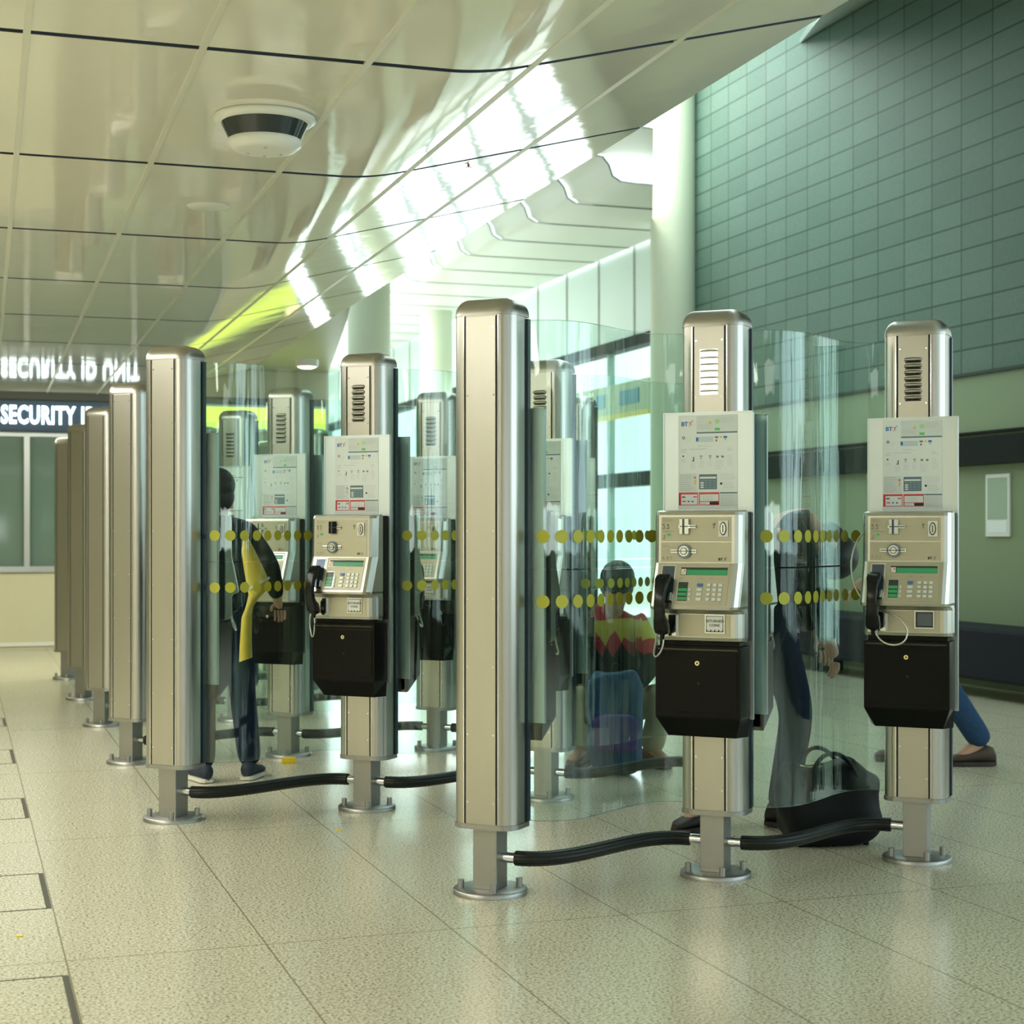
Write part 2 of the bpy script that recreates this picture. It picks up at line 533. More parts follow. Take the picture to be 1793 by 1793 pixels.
# ---- office front wall with sign and windows
WS = 18.48
mb = MB()
mb.box(-6, 4.06, WS, WS + 0.2, 0, 0.86).box(-6, 4.06, WS, WS + 0.2, 2.36, 3.15)
mb.box(2.9, 4.06, WS, WS + 0.2, 0.86, 2.36)
mb.box(3.86, 4.06, WS + .2, 30, 0, 3.15)
struct(mb.build('wall_far', CREAM, rz=RZ))
mb = MB()
for z in (0.84, 2.32):
    mb.box(-6, 2.9, WS - 0.04, WS + 0.02, z, z + 0.06)
for x in (-5.0, -3.9, -2.75, -1.6, -0.45, 0.705, 1.85, 2.86):
    mb.box(x - 0.03, x + 0.03, WS - 0.035, WS + 0.02, 0.9, 2.32)
wn = mb.build('window_1', ALU, rz=RZ); struct(wn)
mb = MB().box(-6, 2.9, WS + 0.03, WS + 0.04, 0.9, 2.32)
mb.build('pane', OFFGL, parent=wn)
mb = MB().box(-6, 2.9, WS - 0.02, WS, 0.03, 0.07)
struct(mb.build('baseboard_far', WHITE, rz=RZ))
mb = MB().box(-6, 4.0, WS - 0.10, WS, 2.72, 2.80)
struct(mb.build('trim_5', pm('dark_header', (0.10, 0.11, 0.095), 0.5), rz=RZ))
sign = empty('illuminated_sign', G(0.40, WS, 2.37), RZ, 'navy illuminated sign reading SECURITY ID UNIT above the office windows', 'sign')
MB().box(-3.4, 2.0, -0.16, -0.001, 0, 0.335, b=0.006).build('sign_panel', NAVY, sign)
vs, fs = text_mesh('SECURITY ID UNIT', 0.26, 0.008, 0.0075, sx=1.0)
wd = max(v.x for v in vs) - min(v.x for v in vs); hh = max(v.y for v in vs) - min(v.y for v in vs)
MB().add([(0.03 + v.x * 1.47 / wd, -0.172 - v.z, 0.167 + v.y * 0.205 / hh) for v in vs], fs).build('sign_lettering', LETTER, sign, label='glowing white block capitals')

yb = empty('light_box', G(2.45, WS, 2.42), RZ, 'yellow-green lit panel high on the office front beyond the glass', 'light box')
MB().box(0, 1.58, -0.12, -0.001, 0, 0.30, b=0.006).build('casing', ALU, yb)
MB().box(0.03, 1.55, -0.126, -0.12, 0.03, 0.27).build('lit_face', pm('yellow_green_lit_face', (0.62, 0.80, 0.10), 0.5, emis=1.3), yb)

# far bulkhead (triangular grey ceiling past the end of the soffit)
Q = [Vector((-1.35, 10.9, 3.10)), Vector((-1.19, 12.25, 3.12)), Vector((-1.43, 14.06, 3.12)), Vector((-2.25, 19.6, 3.12)), Vector((-4.4, 19.0, 3.12)), Vector((-2.9, 12.6, 3.12))]
mb = MB().add(Q + [q + Vector((0, 0, 0.25)) for q in Q], [(5, 4, 3, 2, 1, 0), (6, 7, 8, 9, 10, 11)] + [(i, (i + 1) % 6, (i + 1) % 6 + 6, i + 6) for i in range(6)])
struct(mb.build('ceiling_bulkhead', GREYCEIL))

# ---- distant hall beyond: stepped white ceiling, glazed side wall, columns
mb = MB()
HZ = 4.88
ys = [15.41 - 1.18 + 1.18 * i for i in range(27)]
mg = MB()
for i, y in enumerate(ys):
    lm = 0.4386 * y if y < 17.3 else 8.05
    d = max(0.0, 0.36 - 0.045 * i)
    prof = [(3.4, HZ + 0.27), (5.75 + d, HZ + 0.27), (5.93 + d, HZ + 0.25), (6.0 + d, HZ + 0.17), (6.04 + d, HZ + 0.06), (6.13 + d, HZ + 0.01), (6.3 + d, HZ), (lm, HZ)]
    if lm < prof[-2][0]:
        prof = [p for p in prof if p[0] < lm - 0.1] + [(lm, HZ + 0.262)]
    n = len(prof)
    for m_, a, b, dz in ((mb, y, y + 1.18, 0), (mg, y - 0.018, y + 0.018, -0.005)):
        vs = [(x if x != lm or y > 17.3 else 0.4386 * yy + 0.05, yy, z + dz) for yy in (a, b) for x, z in prof]
        m_.add(vs, [(k, k + 1, n + k + 1, n + k) for k in range(n - 1)], None, True)
struct(mb.build('ceiling_hall', HALLC, rz=RZ))
struct(mg.build('ceiling_hall_joints', DGREEN, rz=RZ))
mb = MB()
mb.box(8.1, 8.3, 17.6, 46, 3.75, 4.9, CLAD)
for i in range(24):
    mb.box(8.085, 8.1, 17.7 + 1.2 * i, 17.73 + 1.2 * i, 3.75, 4.9, GREYCEIL)
struct(mb.build('wall_hall_cladding', CLAD, rz=RZ))
mb = MB()
mb.box(8.1, 8.25, 17.6, 46, 1.86, 2.04, DGREEN).box(8.06, 8.25, 17.6, 46, 3.62, 3.76, DGREEN).box(8.1, 8.25, 17.6, 46, 0, 0.22, MULL)
for i in range(15):
    mb.box(8.1, 8.2, 17.9 + 1.9 * i, 17.93 + 1.9 * i, 0.2, 3.75, MULL)
struct(mb.build('window_2', pm('green_window_frame', (0.12, 0.24, 0.22), 0.4), rz=RZ))
mb = MB().box(3.8, 8.3, 46, 46.2, 0, 1.3).box(3.8, 8.3, 46, 46.2, 3.4, 5.3)
struct(mb.build('wall_hall_end', CLAD, rz=RZ))
for i, (l, s, r_) in enumerate(((7.815, 17.12, 0.262), (4.72, 19.2, 0.262), (7.4, 25.5, 0.26))):
    mb = MB().lathe([(r_, 0), (r_, 7.4 if i == 0 else 5.6)], 40).lathe([(r_ + .02, 0), (r_ + .02, .12)], 40, ALU)
    mb.mats[0] = COLM
    struct(mb.build('pillar', COLM, loc=G(l, s), rz=RZ))

hs = empty('hanging_sign', G(8.0, 18.1, 2.72), RZ, 'pale sign with blue panels and yellow lower edge on the far hall window', 'sign')
MB().box(-.06, -.001, 0, 4.2, 0.06, .44).build('sign_panel', pm('pale_olive_sign', (.45, .50, .32), .5), hs)
MB().box(-.065, -.001, 0, 4.2, 0, .06).build('edge_strip', YEL, hs)
for a, b in ((.3, .9), (1.4, 1.7), (2.3, 3.2), (3.5, 3.9)):
    MB().box(-.07, -.06, a, b, .16, .34).build('blue_panel', pm('sign_blue', (.05, .25, .42), .5), hs)

# ------------------------------------------------------------------ payphone posts
PHI = R(-24.5)
EV = Vector((math.cos(PHI), math.sin(PHI), 0))
NV = Vector((math.sin(PHI), -math.cos(PHI), 0))


def outline(W, F, B, r, rb, n=7, k=0.0):
    """plan outline, counter-clockwise seen from above: rounded front corners r, rear corners rb; k = inset"""
    W, F, B = W - k, F - k, B - k
    r, rb = max(r - k, 0.004), max(rb - k, 0.002)
    pts = []
    for cx, cy, rr, a0 in ((-W + r, -F + r, r, 180), (W - r, -F + r, r, 270), (W - rb, B - rb, rb, 0), (-W + rb, B - rb, rb, 90)):
        for i in range(n + 1):
            a = R(a0 + 90 * i / n)
            pts.append((cx + rr * math.cos(a), cy + rr * math.sin(a)))
    return pts


HW, FY, BY, CR = 0.119, 0.075, 0.047, 0.056


def ring(z, k=0.0, grow=0.0, B=BY):
    return [(x, y, z) for x, y in outline(HW + grow, FY + grow, B + grow, CR + grow, 0.01, k=k)]


def make_post(phone, screws=True, lit=False):
    p = empty('steel_post')
    mb = MB().lathe([(0.132, 0), (0.132, 0.016), (0.128, 0.019), (0.05, 0.0195)], 48)
    mb.build('base_disc', STEEL_BASE, p)
    for a in (45, 135, 225, 315):
        x, y = 0.104 * math.cos(R(a - 14)), 0.104 * math.sin(R(a - 14))
        MB().cyl((x, y, 0.019), (x, y, 0.05), 0.0115, 12).build('bolt', STEEL_BASE, p)
    MB().box(-0.046, 0.046, -0.046, 0.046, 0.019, 0.236, b=0.003).build('stem', STEEL_BASE, p)
    MB().loft([ring(0.235, 0, 0.004, 0.07), ring(0.252, 0, 0.004, 0.07)], smooth=False).build('foot_plate', STEEL_BASE, p)
    MB().loft([ring(0.2525), ring(2.0395)]).build('shell', STEEL, p)
    mb = MB().box(-0.125, 0.125, BY + 0.001, 0.072, 0.253, 2.035)
    mb.build('rear_channel', DARKCH, p, label='dark blue-black glazing channel')
    MB().box(-0.10, 0.10, 0.073, 0.082, 0.253, 2.035).build('rear_panel', STEEL, p)
    rs = [ring(2.04, 0, 0.002, 0.074)]
    for i in range(9):
        a = R(90 * i / 8)
        rs.append(ring(2.046 + 0.055 * math.sin(a), 0.05 * (1 - math.cos(a)), 0.002, 0.074))
    cp = MB().loft(rs)
    cp.build('cap', STEEL_CAP, p)
    mb = MB().box(-0.0575, 0.0575, -FY - 0.004, -FY + 0.002, 0.256, 2.036, b=0.0012)
    fp = mb.build('front_panel', STEEL, p)
    for sx in (-1, 1):
        mb = MB()
        mb.box(sx * 0.061 - 0.0034, sx * 0.061 + 0.0034, -FY - 0.0012, -FY + 0.001, 0.254, 2.038, GROOVE)
        mb.box(sx * 0.0665 - 0.0018, sx * 0.0665 + 0.0018, -FY - 0.003, -FY + 0.003, 0.254, 2.038, CHROME)
        mb.build('seam_strip', None, p)
    if screws:
        zs = [0.33 + 0.238 * i for i in range(8)] if not phone else [0.33, 0.45, 1.775, 1.985]
        mb_ = None
        for z in zs:
            for sx in (-1, 1):
                q = Vector((sx * 0.0500, -FY - 0.004, z))
                MB().cyl(q, q + Vector((0, -0.002, 0)), 0.0036, 8).build('screw', CHROME, p)
    if phone:
        if lit:
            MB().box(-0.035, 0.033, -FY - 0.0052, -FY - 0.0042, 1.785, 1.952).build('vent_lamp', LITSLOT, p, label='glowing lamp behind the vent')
        mb = MB()
        for i in range(7):
            z = 1.796 + 0.0245 * i
            rr = []
            for j in range(13):
                a = PI * j / 12 - PI / 2
                x = 0.034 * math.sin(a)
                e = max(0.02, math.cos(a)) ** 0.35
                y0 = -FY - 0.004
                rr.append([(x, y0, z + 0.0095 * e), (x, y0 - 0.009 * e, z + 0.004 * e), (x, y0 - 0.009 * e, z - 0.001 * e), (x, y0, z - (0.0015 if lit else 0.008) * e)])
            mb.loft(rr, STEEL if not lit else STEEL)
            if not lit:
                mb.box(-0.030, 0.030, -FY - 0.0048, -FY - 0.0041, z - 0.0125, z - 0.0075, GROOVE)
        mb.build('louvre_vent', None, p)
    return p


# ---- notice board with poster
def face_box(mb, u0, u1, z0, z1, y, th, mat=None):
    return mb.box(u0, u1, y - th, y, z0, z1, mat)


def lines(mb, u0, u1, z0, z1, n, mat, y, hh=0.0009, ragged=True):
    for i in range(n):
        z = z1 - (z1 - z0) * (i + 0.5) / n
        x = u0
        e = u1 - (random.random() * 0.35 * (u1 - u0) if ragged else 0)
        while x < e - 0.003:
            w = min(random.uniform(0.004, 0.011), e - x)
            mb.box(x, x + w * 0.82, y - 0.0002, y, z - hh / 2, z + hh / 2, mat)
            x += w


def piper(mb, u, z, s, y, ma, mb2):
    """small dancing-figure mark made of slanting strokes"""
    def stroke(a, b, w, m):
        a, b = Vector(a), Vector(b)
        d = (b - a).normalized(); nn = Vector((-d.y, d.x)) * w / 2
        q = [a + nn, a - nn, b - nn, b + nn]
        mb.add([(u + p.x * s, y - 0.0002, z + p.y * s) for p in q], [(0, 1, 2, 3)], m)
    stroke((0.0, -0.9), (0.25, 0.05), 0.16, ma)
    stroke((0.25, 0.05), (0.55, 0.45), 0.22, ma)
    stroke((0.2, 0.3), (-0.25, 0.35), 0.12, ma)
    stroke((0.3, 0.0), (0.75, -0.5), 0.13, ma)
    stroke((0.55, 0.55), (1.25, 0.95), 0.10, mb2)
    stroke((0.5, 0.35), (1.05, 0.55), 0.08, mb2)


def make_board():
    p = empty('notice_board')
    Y0 = -0.0795
    mb = MB().box(-0.170, 0.170, Y0 - 0.014, Y0, 0.598, 1.718, b=0.002)
    mb.box(-0.172, -0.167, Y0 - 0.017, Y0, 0.598, 1.718).box(0.167, 0.172, Y0 - 0.017, Y0, 0.598, 1.718)
    mb.box(-0.172, 0.172, Y0 - 0.017, Y0, 1.715, 1.720)
    mb.build('back_plate', STEEL_LIGHT, p)
    y = Y0 - 0.0145
    po = MB().box(-0.1135, 0.1135, y - 0.0008, y, 1.362, 1.709).build('poster', PAPER, p, label='printed paper dialling instructions with red boxes')
    y -= 0.0009
    U = lambda zx: (zx - 612) / 2225
    Z = lambda zy: 1.712 - (zy - 955) / 2307
    mb = MB()

    def rect(a, b, c, d, m, dy=0.0003):
        mb.box(U(a), U(b), y - dy, y, Z(d), Z(c), m)
    # pale tinted fields
    rect(515, 862, 968, 1104, pm('poster_pale_field', (0.70, 0.77, 0.79), 0.3), 0.0001)
    rect(368, 520, 1458, 1612, MATS['poster_pale_field'], 0.0001)
    mb.build('poster_tint_panels', None, po); mb = MB()
    rect(538, 690, 1465, 1592, SLATE)
    rect(545, 683, 1486, 1502, PAPER, .0005)
    for r_ in range(4):
        for c_ in range(4):
            rect(550 + c_ * 34, 578 + c_ * 34, 1512 + r_ * 19, 1524 + r_ * 19, PAPER if c_ == 0 and r_ else pm('poster_mid_slate', (0.22, 0.32, 0.38), 0.4), .0005)
    mb.build('dialling_chart', None, po); mb = MB()
    rect(715, 862, 1618, 1629, SLATE)
    rect(716, 862, 1632, 1740, MATS['poster_pale_field'], 0.0001)
    rect(517, 862, 1106, 1118, SLATE)
    rect(512, 660, 1145, 1192, pm('poster_ice', (0.60, 0.73, 0.80), 0.3), .0002)
    rect(512, 532, 1152, 1184, BLUE, .0004)
    rect(672, 715, 1073, 1096, GREEN)
    rect(672, 702, 1146, 1157, BLUE); rect(677, 698, 1158, 1166, YEL); rect(680, 690, 1172, 1188, INKD)
    rect(714, 734, 1146, 1158, YEL); rect(746, 776, 1144, 1162, BLUE); rect(757, 766, 1170, 1178, INKD)
    mb.build('poster_graphics', None, po); mb = MB()
    # red boxes
    for a, b in ((365, 530), (538, 710)):
        rect(a, b, 1618, 1634, RED); rect(a, b, 1721, 1727, RED); rect(a, a + 7, 1634, 1721, RED); rect(b - 6, b, 1634, 1721, RED)
    rect(365, 384, 1634, 1727, RED)
    rect(538, 710, 1692, 1698, RED)
    rect(628, 704, 1698, 1722, INKD)
    rect(390, 420, 1652, 1662, INKD); rect(395, 424, 1688, 1698, RED); rect(440, 456, 1688, 1700, BLUE); rect(474, 490, 1690, 1700, INKD)
    rect(488, 520, 1650, 1660, PINK)
    rect(495, 510, 1485, 1500, RED); rect(498, 510, 1510, 1548, YEL)
    mb.build('red_boxes', None, po); mb = MB()
    # round marks
    for a, b, r_, m in ((631, 1028, 11, YEL), (693, 1018, 22, pm('poster_pale_green', (0.45, 0.78, 0.42), 0.4)), (405, 1152, 12, INKD), (726, 1545, 10, INKD), (402, 1308, 7, INKD)):
        rr = r_ / 2225
        mb.loft([[(U(a) + rr * math.cos(t * PI / 6), yy, Z(b) + rr * math.sin(t * PI / 6)) for t in range(12)] for yy in (y, y - .0004)], m, smooth=False)
    mb.loft([[(U(405) + .0028 * math.cos(t * PI / 6), yy, Z(1152) + .0028 * math.sin(t * PI / 6)) for t in range(12)] for yy in (y, y - .0006)], PAPER, smooth=False)
    # handset pictogram and little icons
    rect(478, 496, 1316, 1354, INKD); rect(476, 488, 1312, 1346, PAPER, .0005)
    for a in (555, 632):
        rect(a - 12, a + 12, 1305, 1316, pm('poster_sage', (0.25, 0.42, 0.34), 0.4)); rect(a - 6, a + 6, 1322, 1334, MATS['poster_sage'])
    for a in (694, 738):
        rect(a - 10, a + 10, 1306, 1326, INK); rect(a - 3, a + 12, 1300, 1310, PAPER, .0005)
    mb.build('pictograms', None, po)
    mb = MB()
    yy = y - 0.0001
    for a, b, c, d, n, m in ((525, 655, 1040, 1085, 4, INKL), (722, 850, 985, 1035, 5, INKL), (540, 655, 1150, 1190, 3, INKL), (525, 650, 975, 990, 1, INKL),
                             (382, 440, 1244, 1280, 2, INK), (460, 640, 1243, 1258, 1, INK), (778, 835, 1240, 1272, 2, INK),
                             (388, 430, 1330, 1360, 3, INKL), (465, 520, 1362, 1420, 5, INKL), (538, 600, 1345, 1410, 5, INKL), (612, 660, 1345, 1400, 4, INKL),
                             (675, 760, 1345, 1425, 6, INKL), (778, 835, 1300, 1400, 7, INKL),
                             (375, 490, 1462, 1605, 9, INK), (712, 850, 1460, 1520, 4, INKL), (740, 850, 1530, 1600, 5, INKL), (720, 850, 1640, 1735, 7, INKL),
                             (570, 690, 1645, 1688, 4, INKL), (548, 620, 1703, 1718, 1, INK), (530, 645, 1214, 1234, 2, INKL), (425, 480, 1150, 1190, 2, INKL)):
        lines(mb, U(a), U(b), Z(d), Z(c), n, m, yy)
    mb.build('poster_small_print', None, po)
    vs, fs = text_mesh('BT', 0.021, 0, 0.0007)
    mb = MB().add([(U(385) + v.x * 1.05, y - 0.0006, Z(1037) + v.y) for v in vs], fs, BLUE)
    piper(mb, U(455), Z(1032), 0.0125, y - .0004, RED, BLUE)
    mb.build('poster_logo', None, po, label='blue BT lettering with a red and blue dancer mark')
    return p


# ---- payphone
def fy(z):
    pts = [(0.883, -.205), (0.888, -.225), (0.90, -.232), (0.985, -.232), (0.995, -.245), (1.003, -.285), (1.012, -.288), (1.167, -.232), (1.34, -.227), (1.352, -.222), (1.357, -.205)]
    if z <= pts[0][0]: return pts[0][1]
    for (a, ya), (b, yb) in zip(pts, pts[1:]):
        if z <= b: return ya + (yb - ya) * (z - a) / (b - a)
    return pts[-1][1]


def plate(mb, u0, u1, z0, z1, off, th, mat=None, zm=None):
    """slab lying on the housing front between z0 and z1 (one straight region)"""
    za, zb = (z0, z1) if zm is None else zm
    ya, yb = fy(za + 1e-4), fy(zb - 1e-4)
    f = lambda z: ya + (yb - ya) * (z - za) / (zb - za)
    vs = [(u, f(z) - o, z) for z in (z0, z1) for o in (off, off + th) for u in (u0, u1)]
    fs = [(0, 2, 3, 1), (4, 5, 7, 6), (0, 1, 5, 4), (2, 6, 7, 3), (0, 4, 6, 2), (1, 3, 7, 5)]
    return mb.add(vs, fs, mat)


def disc(mb, u, z, r, y, th, mat, n=28, sx=1.0):
    return mb.loft([[(u + sx * r * math.cos(2 * PI * k / n), yy, z + r * math.sin(2 * PI * k / n)) for k in range(n)] for yy in (y, y - th)], mat, smooth=False)


def rrect(w, d, r, cx, cy, z, n=5):
    pts = []
    for sx, sy, a0 in ((-1, -1, 180), (1, -1, 270), (1, 1, 0), (-1, 1, 90)):
        for i in range(n + 1):
            a = R(a0 + 90 * i / n)
            pts.append((cx + sx * (w - r) + r * math.cos(a), cy + sy * (d - r) + r * math.sin(a), z))
    return pts


def bez(a, b, c, d, n):
    a, b, c, d = map(Vector, (a, b, c, d))
    return [(1 - t) ** 3 * a + 3 * (1 - t) ** 2 * t * b + 3 * (1 - t) * t * t * c + t ** 3 * d for t in [i / n for i in range(n + 1)]]


SL = (1.012, 1.167)
BT_ = (0.90, 0.985)


def cord_mesh(kind):
    if kind == 'short':
        pts = bez((-.103, -.292, .893), (-.10, -.295, .84), (-.155, -.285, .80), (-.150, -.25, .86), 14) + bez((-.150, -.25, .86), (-.15, -.22, .90), (-.165, -.20, .93), (-.166, -.18, .96), 8)[1:]
    elif kind == 'narrow':
        pts = bez((-.103, -.292, .893), (-.10, -.295, .85), (-.105, -.29, .80), (-.125, -.28, .81), 12) + bez((-.125, -.28, .81), (-.14, -.27, .85), (-.165, -.25, .90), (-.166, -.18, .96), 10)[1:]
    else:
        pts = bez((-.100, -.292, .905), (-.08, -.31, .84), (.03, -.31, .84), (.02, -.30, .91), 14)
        pts += bez((.02, -.30, .91), (.01, -.30, .96), (-.05, -.275, .975), (-.10, -.262, .985), 10)[1:]
        pts += bez((-.10, -.262, .985), (-.22, -.25, 1.03), (-.235, -.22, 1.21), (-.168, -.17, 1.28), 16)[1:]
    return MB().tube(pts, 0.0036, 8)


def make_phone(cord='short', flap=True, labelled=True, reader=CHROME):
    p = empty('payphone')
    lv = [(1.357, -.205, .004), (1.352, -.222, .001), (1.34, -.227, 0), (1.167, -.232, 0), (1.012, -.288, 0), (1.003, -.285, 0.002), (.995, -.245, 0.001), (.985, -.232, 0), (.90, -.232, 0), (.888, -.225, .002), (.883, -.205, .006)]
    rings = []
    for z, f, k in lv:
        w = 0.168 - k
        pts = [(-w, -.150), (-w, f + .040), (-w + .004, f + .026), (-w + .014, f + .008), (-w + .026, f), (w - .026, f), (w - .014, f + .008), (w - .004, f + .026), (w, f + .040), (w, -.150)]
        rings.append([(x, y, z) for x, y in pts])
    mb = MB().loft(rings[::-1], smooth=False)
    h = mb.build('housing', PHONE_STEEL, p)
    MB().box(-.164, .164, -.1505, -.0968, .885, 1.352).build('back_box', BLACK, p, label='black steel back box')
    for n_, (z0, z1) in (('card_reader_plate', (1.246, 1.333)), ('dial_plate', (1.171, 1.242))):
        mb = MB(); plate(mb, -.133, .130, z0, z1, 0, .0016, zm=(1.167, 1.34)); pl = mb.build(n_, PHONE_FACE, p)
        y = fy(z0) - .0020
        mb = MB()
        if n_ == 'card_reader_plate':
            mb.box(-.060, -.026, y - .010, y, 1.272, 1.326, reader)
            mb.box(-.049, -.041, y - .0106, y, 1.272, 1.326, pm('smoked_blue_slot', (.05, .08, .14), .2))
            mb.box(-.066, .0, y - .0035, y, 1.293, 1.304, CHROME).box(-.058, -.002, y - .0108, y, 1.2975, 1.3005, INKD)
            mb.build('card_slot', None, pl)
            mb = MB().box(.084, .119, y - .003, y, 1.262, 1.320, WHITE)
            disc(mb, .1015, 1.291, .024, y - .003, .0012, INKD, sx=.52); disc(mb, .1015, 1.291, .020, y - .0042, .002, CHROME, sx=.46)
            mb.box(.100, .103, y - .0075, y, 1.278, 1.304, INKD)
            mb.build('coin_slot', None, pl)
            MB().box(-.109, -.097, y - .001, y, 1.265, 1.273).build('indicator_light', pm('green_indicator', (.0, .35, .08), .3, emis=.3), pl)
            mb = MB()
            lines(mb, -.128, -.085, 1.316, 1.328, 2, INK, y - .0002)
            lines(mb, -.126, -.075, 1.278, 1.284, 1, INK, y - .0002)
            for a in (-.124, -.108):
                mb.box(a - .003, a + .003, y - .0003, y, 1.302, 1.308, INK).box(a - .0045, a + .0045, y - .0003, y, 1.290, 1.293, INK).box(a + .002, a + .004, y - .0003, y, 1.293, 1.302, INK)
            mb.box(-.126, -.119, y - .0003, y, 1.254, 1.257, INK).box(-.121, -.119, y - .0003, y, 1.257, 1.270, INK)
            mb.box(.062, .070, y - .0003, y, 1.302, 1.311, INK).box(.064, .068, y - .0003, y, 1.292, 1.300, INK)
            mb.build('printed_symbols', None, pl)
        else:
            z = 1.210
            mb.box(-.096, .002, y - .003, y, z - .007, z + .007, CHROME, b=.0012)
            disc(mb, -.043, z, .026, y - .001, .006, pm('blue_grey_ring', (.16, .20, .27), .25, .8)); disc(mb, -.043, z, .019, y - .007, .003, CHROME)
            disc(mb, -.043, z, .014, y - .010, .002, pm('ring_dark', (.22, .26, .32), .2, .8)); disc(mb, -.043, z, .010, y - .012, .0015, CHROME)
            mb.box(-.090, -.002, y - .0140, y, z - .0012, z + .0012, INKD)
            mb.build('round_card_dial', None, pl)
            mb = MB()
            vs, fs = text_mesh('BT', 0.0125, 0, 0.0005)
            mb.add([(.083 + v.x * 1.15, y - .0005, 1.181 + v.y) for v in vs], fs, INKD)
            piper(mb, .106, 1.182, .0075, y - .0003, INKD, INKD)
            mb.build('logo', None, pl, label='small black BT lettering and dancer mark')
            mb = MB(); lines(mb, -.128, -.092, 1.225, 1.231, 1, INK, y - .0002)
            for a in (-.124, -.108, -.094):
                mb.box(a - .003, a + .003, y - .0003, y, 1.180, 1.1815, INK).box(a - .001, a + .002, y - .0003, y, 1.184, 1.189, INK)
            mb.build('printed_symbols', None, pl)
    # sloping keypad face
    mb = MB(); plate(mb, -.066, .128, 1.020, 1.163, 0, .0016, zm=SL); kp = mb.build('keypad_plate', PHONE_FACE, p)
    mb = MB(); plate(mb, -.055, .123, 1.1235, 1.1535, .0014, .0012, CHROME, SL); plate(mb, -.053, .121, 1.125, 1.152, .002, .001, LCDD, SL)
    plate(mb, -.030, .120, 1.126, 1.1435, .003, .0006, LCDG, SL); plate(mb, -.051, -.033, 1.1265, 1.146, .003, .0006, WHITE, SL)
    plate(mb, -.049, -.041, 1.130, 1.135, .0036, .0004, YEL, SL); plate(mb, -.041, -.036, 1.137, 1.143, .0036, .0004, PINK, SL)
    mb.build('display', None, kp, label='green lit display')
    mb = MB(); plate(mb, -.059, -.018, 1.0315, 1.101, .0014, .0012, CHROME, SL); plate(mb, -.057, -.020, 1.033, 1.0995, .002, .001, LCDD, SL)
    for z in (1.036, 1.0515, 1.067):
        plate(mb, -.056, -.022, z, z + .0105, .003, .0006, LCDG, SL)
    mb.build('price_display', None, kp, label='small dark display with three green bars')
    for u, z, wdt, m in [(.024, z, .0095, KEY) for z in (1.0735, 1.057, 1.040)] + [(.024, 1.090, .0095, KEYB)] + \
            [(u, z, .0065, KEY) for u in (.058, .080, .101) for z in (1.090, 1.0735, 1.057, 1.040)] + [(-.011, z, .003, KEY) for z in (1.0735, 1.057, 1.040)]:
        mb = MB(); plate(mb, u - wdt, u + wdt, z - .0052, z + .0052, .001, .0050, None, SL)
        mb.build('key', m, kp)
    mb = MB()
    for u in (-.048, .026, .064):
        plate(mb, u - .006, u + .006, 1.112, 1.1135, .0016, .0003, INK, SL)
    mb.build('printed_symbols', None, kp)
    # cradle
    mb = MB(); plate(mb, -.127, -.073, 1.026, 1.160, .0, .0022, CHROME, SL); plate(mb, -.123, -.077, 1.030, 1.156, .0022, .0004, pm('cradle_recess', (.10, .13, .18), .25, .7), SL)
    plate(mb, -.088, -.078, 1.035, 1.062, .0025, .018, CHROME, SL)
    mb.build('handset_cradle', None, p)
    mb = MB(); plate(mb, -.066, .128, .903, .982, 0, .0014, None, BT_); lp = mb.build('coin_return_plate', PHONE_FACE, p)
    mb = MB(); plate(mb, -.100, -.072, .905, .980, 0, .014, None, BT_); mb.build('lower_cradle', CHROME, p)
    y = fy(.95) - .0015
    mb = MB()
    mb.box(.034, .108, y - .004, y, .916, .984, CHROME).box(.039, .103, y - .0045, y, .921, .979, INKD)
    mb.build('coin_return', None, lp)
    if flap:
        mb = MB().box(.042, .101, y - .0075, y - .0046, .929, .977, WHITE)
        for k in range(4):
            mb.box(.045 + k * .015, .054 + k * .015, y - .0075, y - .0046, .924, .930, WHITE)
        fl = mb.build('coin_flap', WHITE, lp)
        mb = MB()
        for s_, zz in (('RETURNED', .960), ('COINS', .945)):
            vs, fs = text_mesh(s_, .0130, 0, 0.0003, 'CENTER')
            mb.add([(.0715 + v.x, y - .0080, zz + v.y) for v in vs], fs, INKD)
        mb.build('flap_lettering', None, fl, label='black RETURNED COINS lettering')
    else:
        MB().box(.045, .100, y - .0058, y - .0046, .927, .974).build('coin_flap', pm('smoked_flap', (.10, .13, .16), .12), lp, label='smoky translucent coin flap')
    # handset
    mb = MB()
    secs = [(1.128, -.275, .017, .010, .006), (1.123, -.283, .024, .017, .010), (1.108, -.293, .0255, .022, .010), (1.09, -.305, .0225, .017, .008), (1.06, -.318, .019, .013, .007), (1.02, -.326, .0185, .0125, .007),
            (.985, -.320, .019, .013, .007), (.968, -.312, .0215, .017, .008), (.962, -.304, .024, .022, .010), (.93, -.292, .026, .023, .011), (.917, -.287, .024, .020, .010), (.912, -.285, .016, .012, .008), (.909, -.286, .009, .009, .0085), (.888, -.288, .006, .006, .0055)]
    mb.loft([rrect(w, d, r, -.105 - (1.128 - z) * .02, cy, z) for z, cy, w, d, r in secs])
    mb.build('handset', BLACKPL, p)
    cord_mesh(cord).build('handset_cord', CORD, p)
    return p


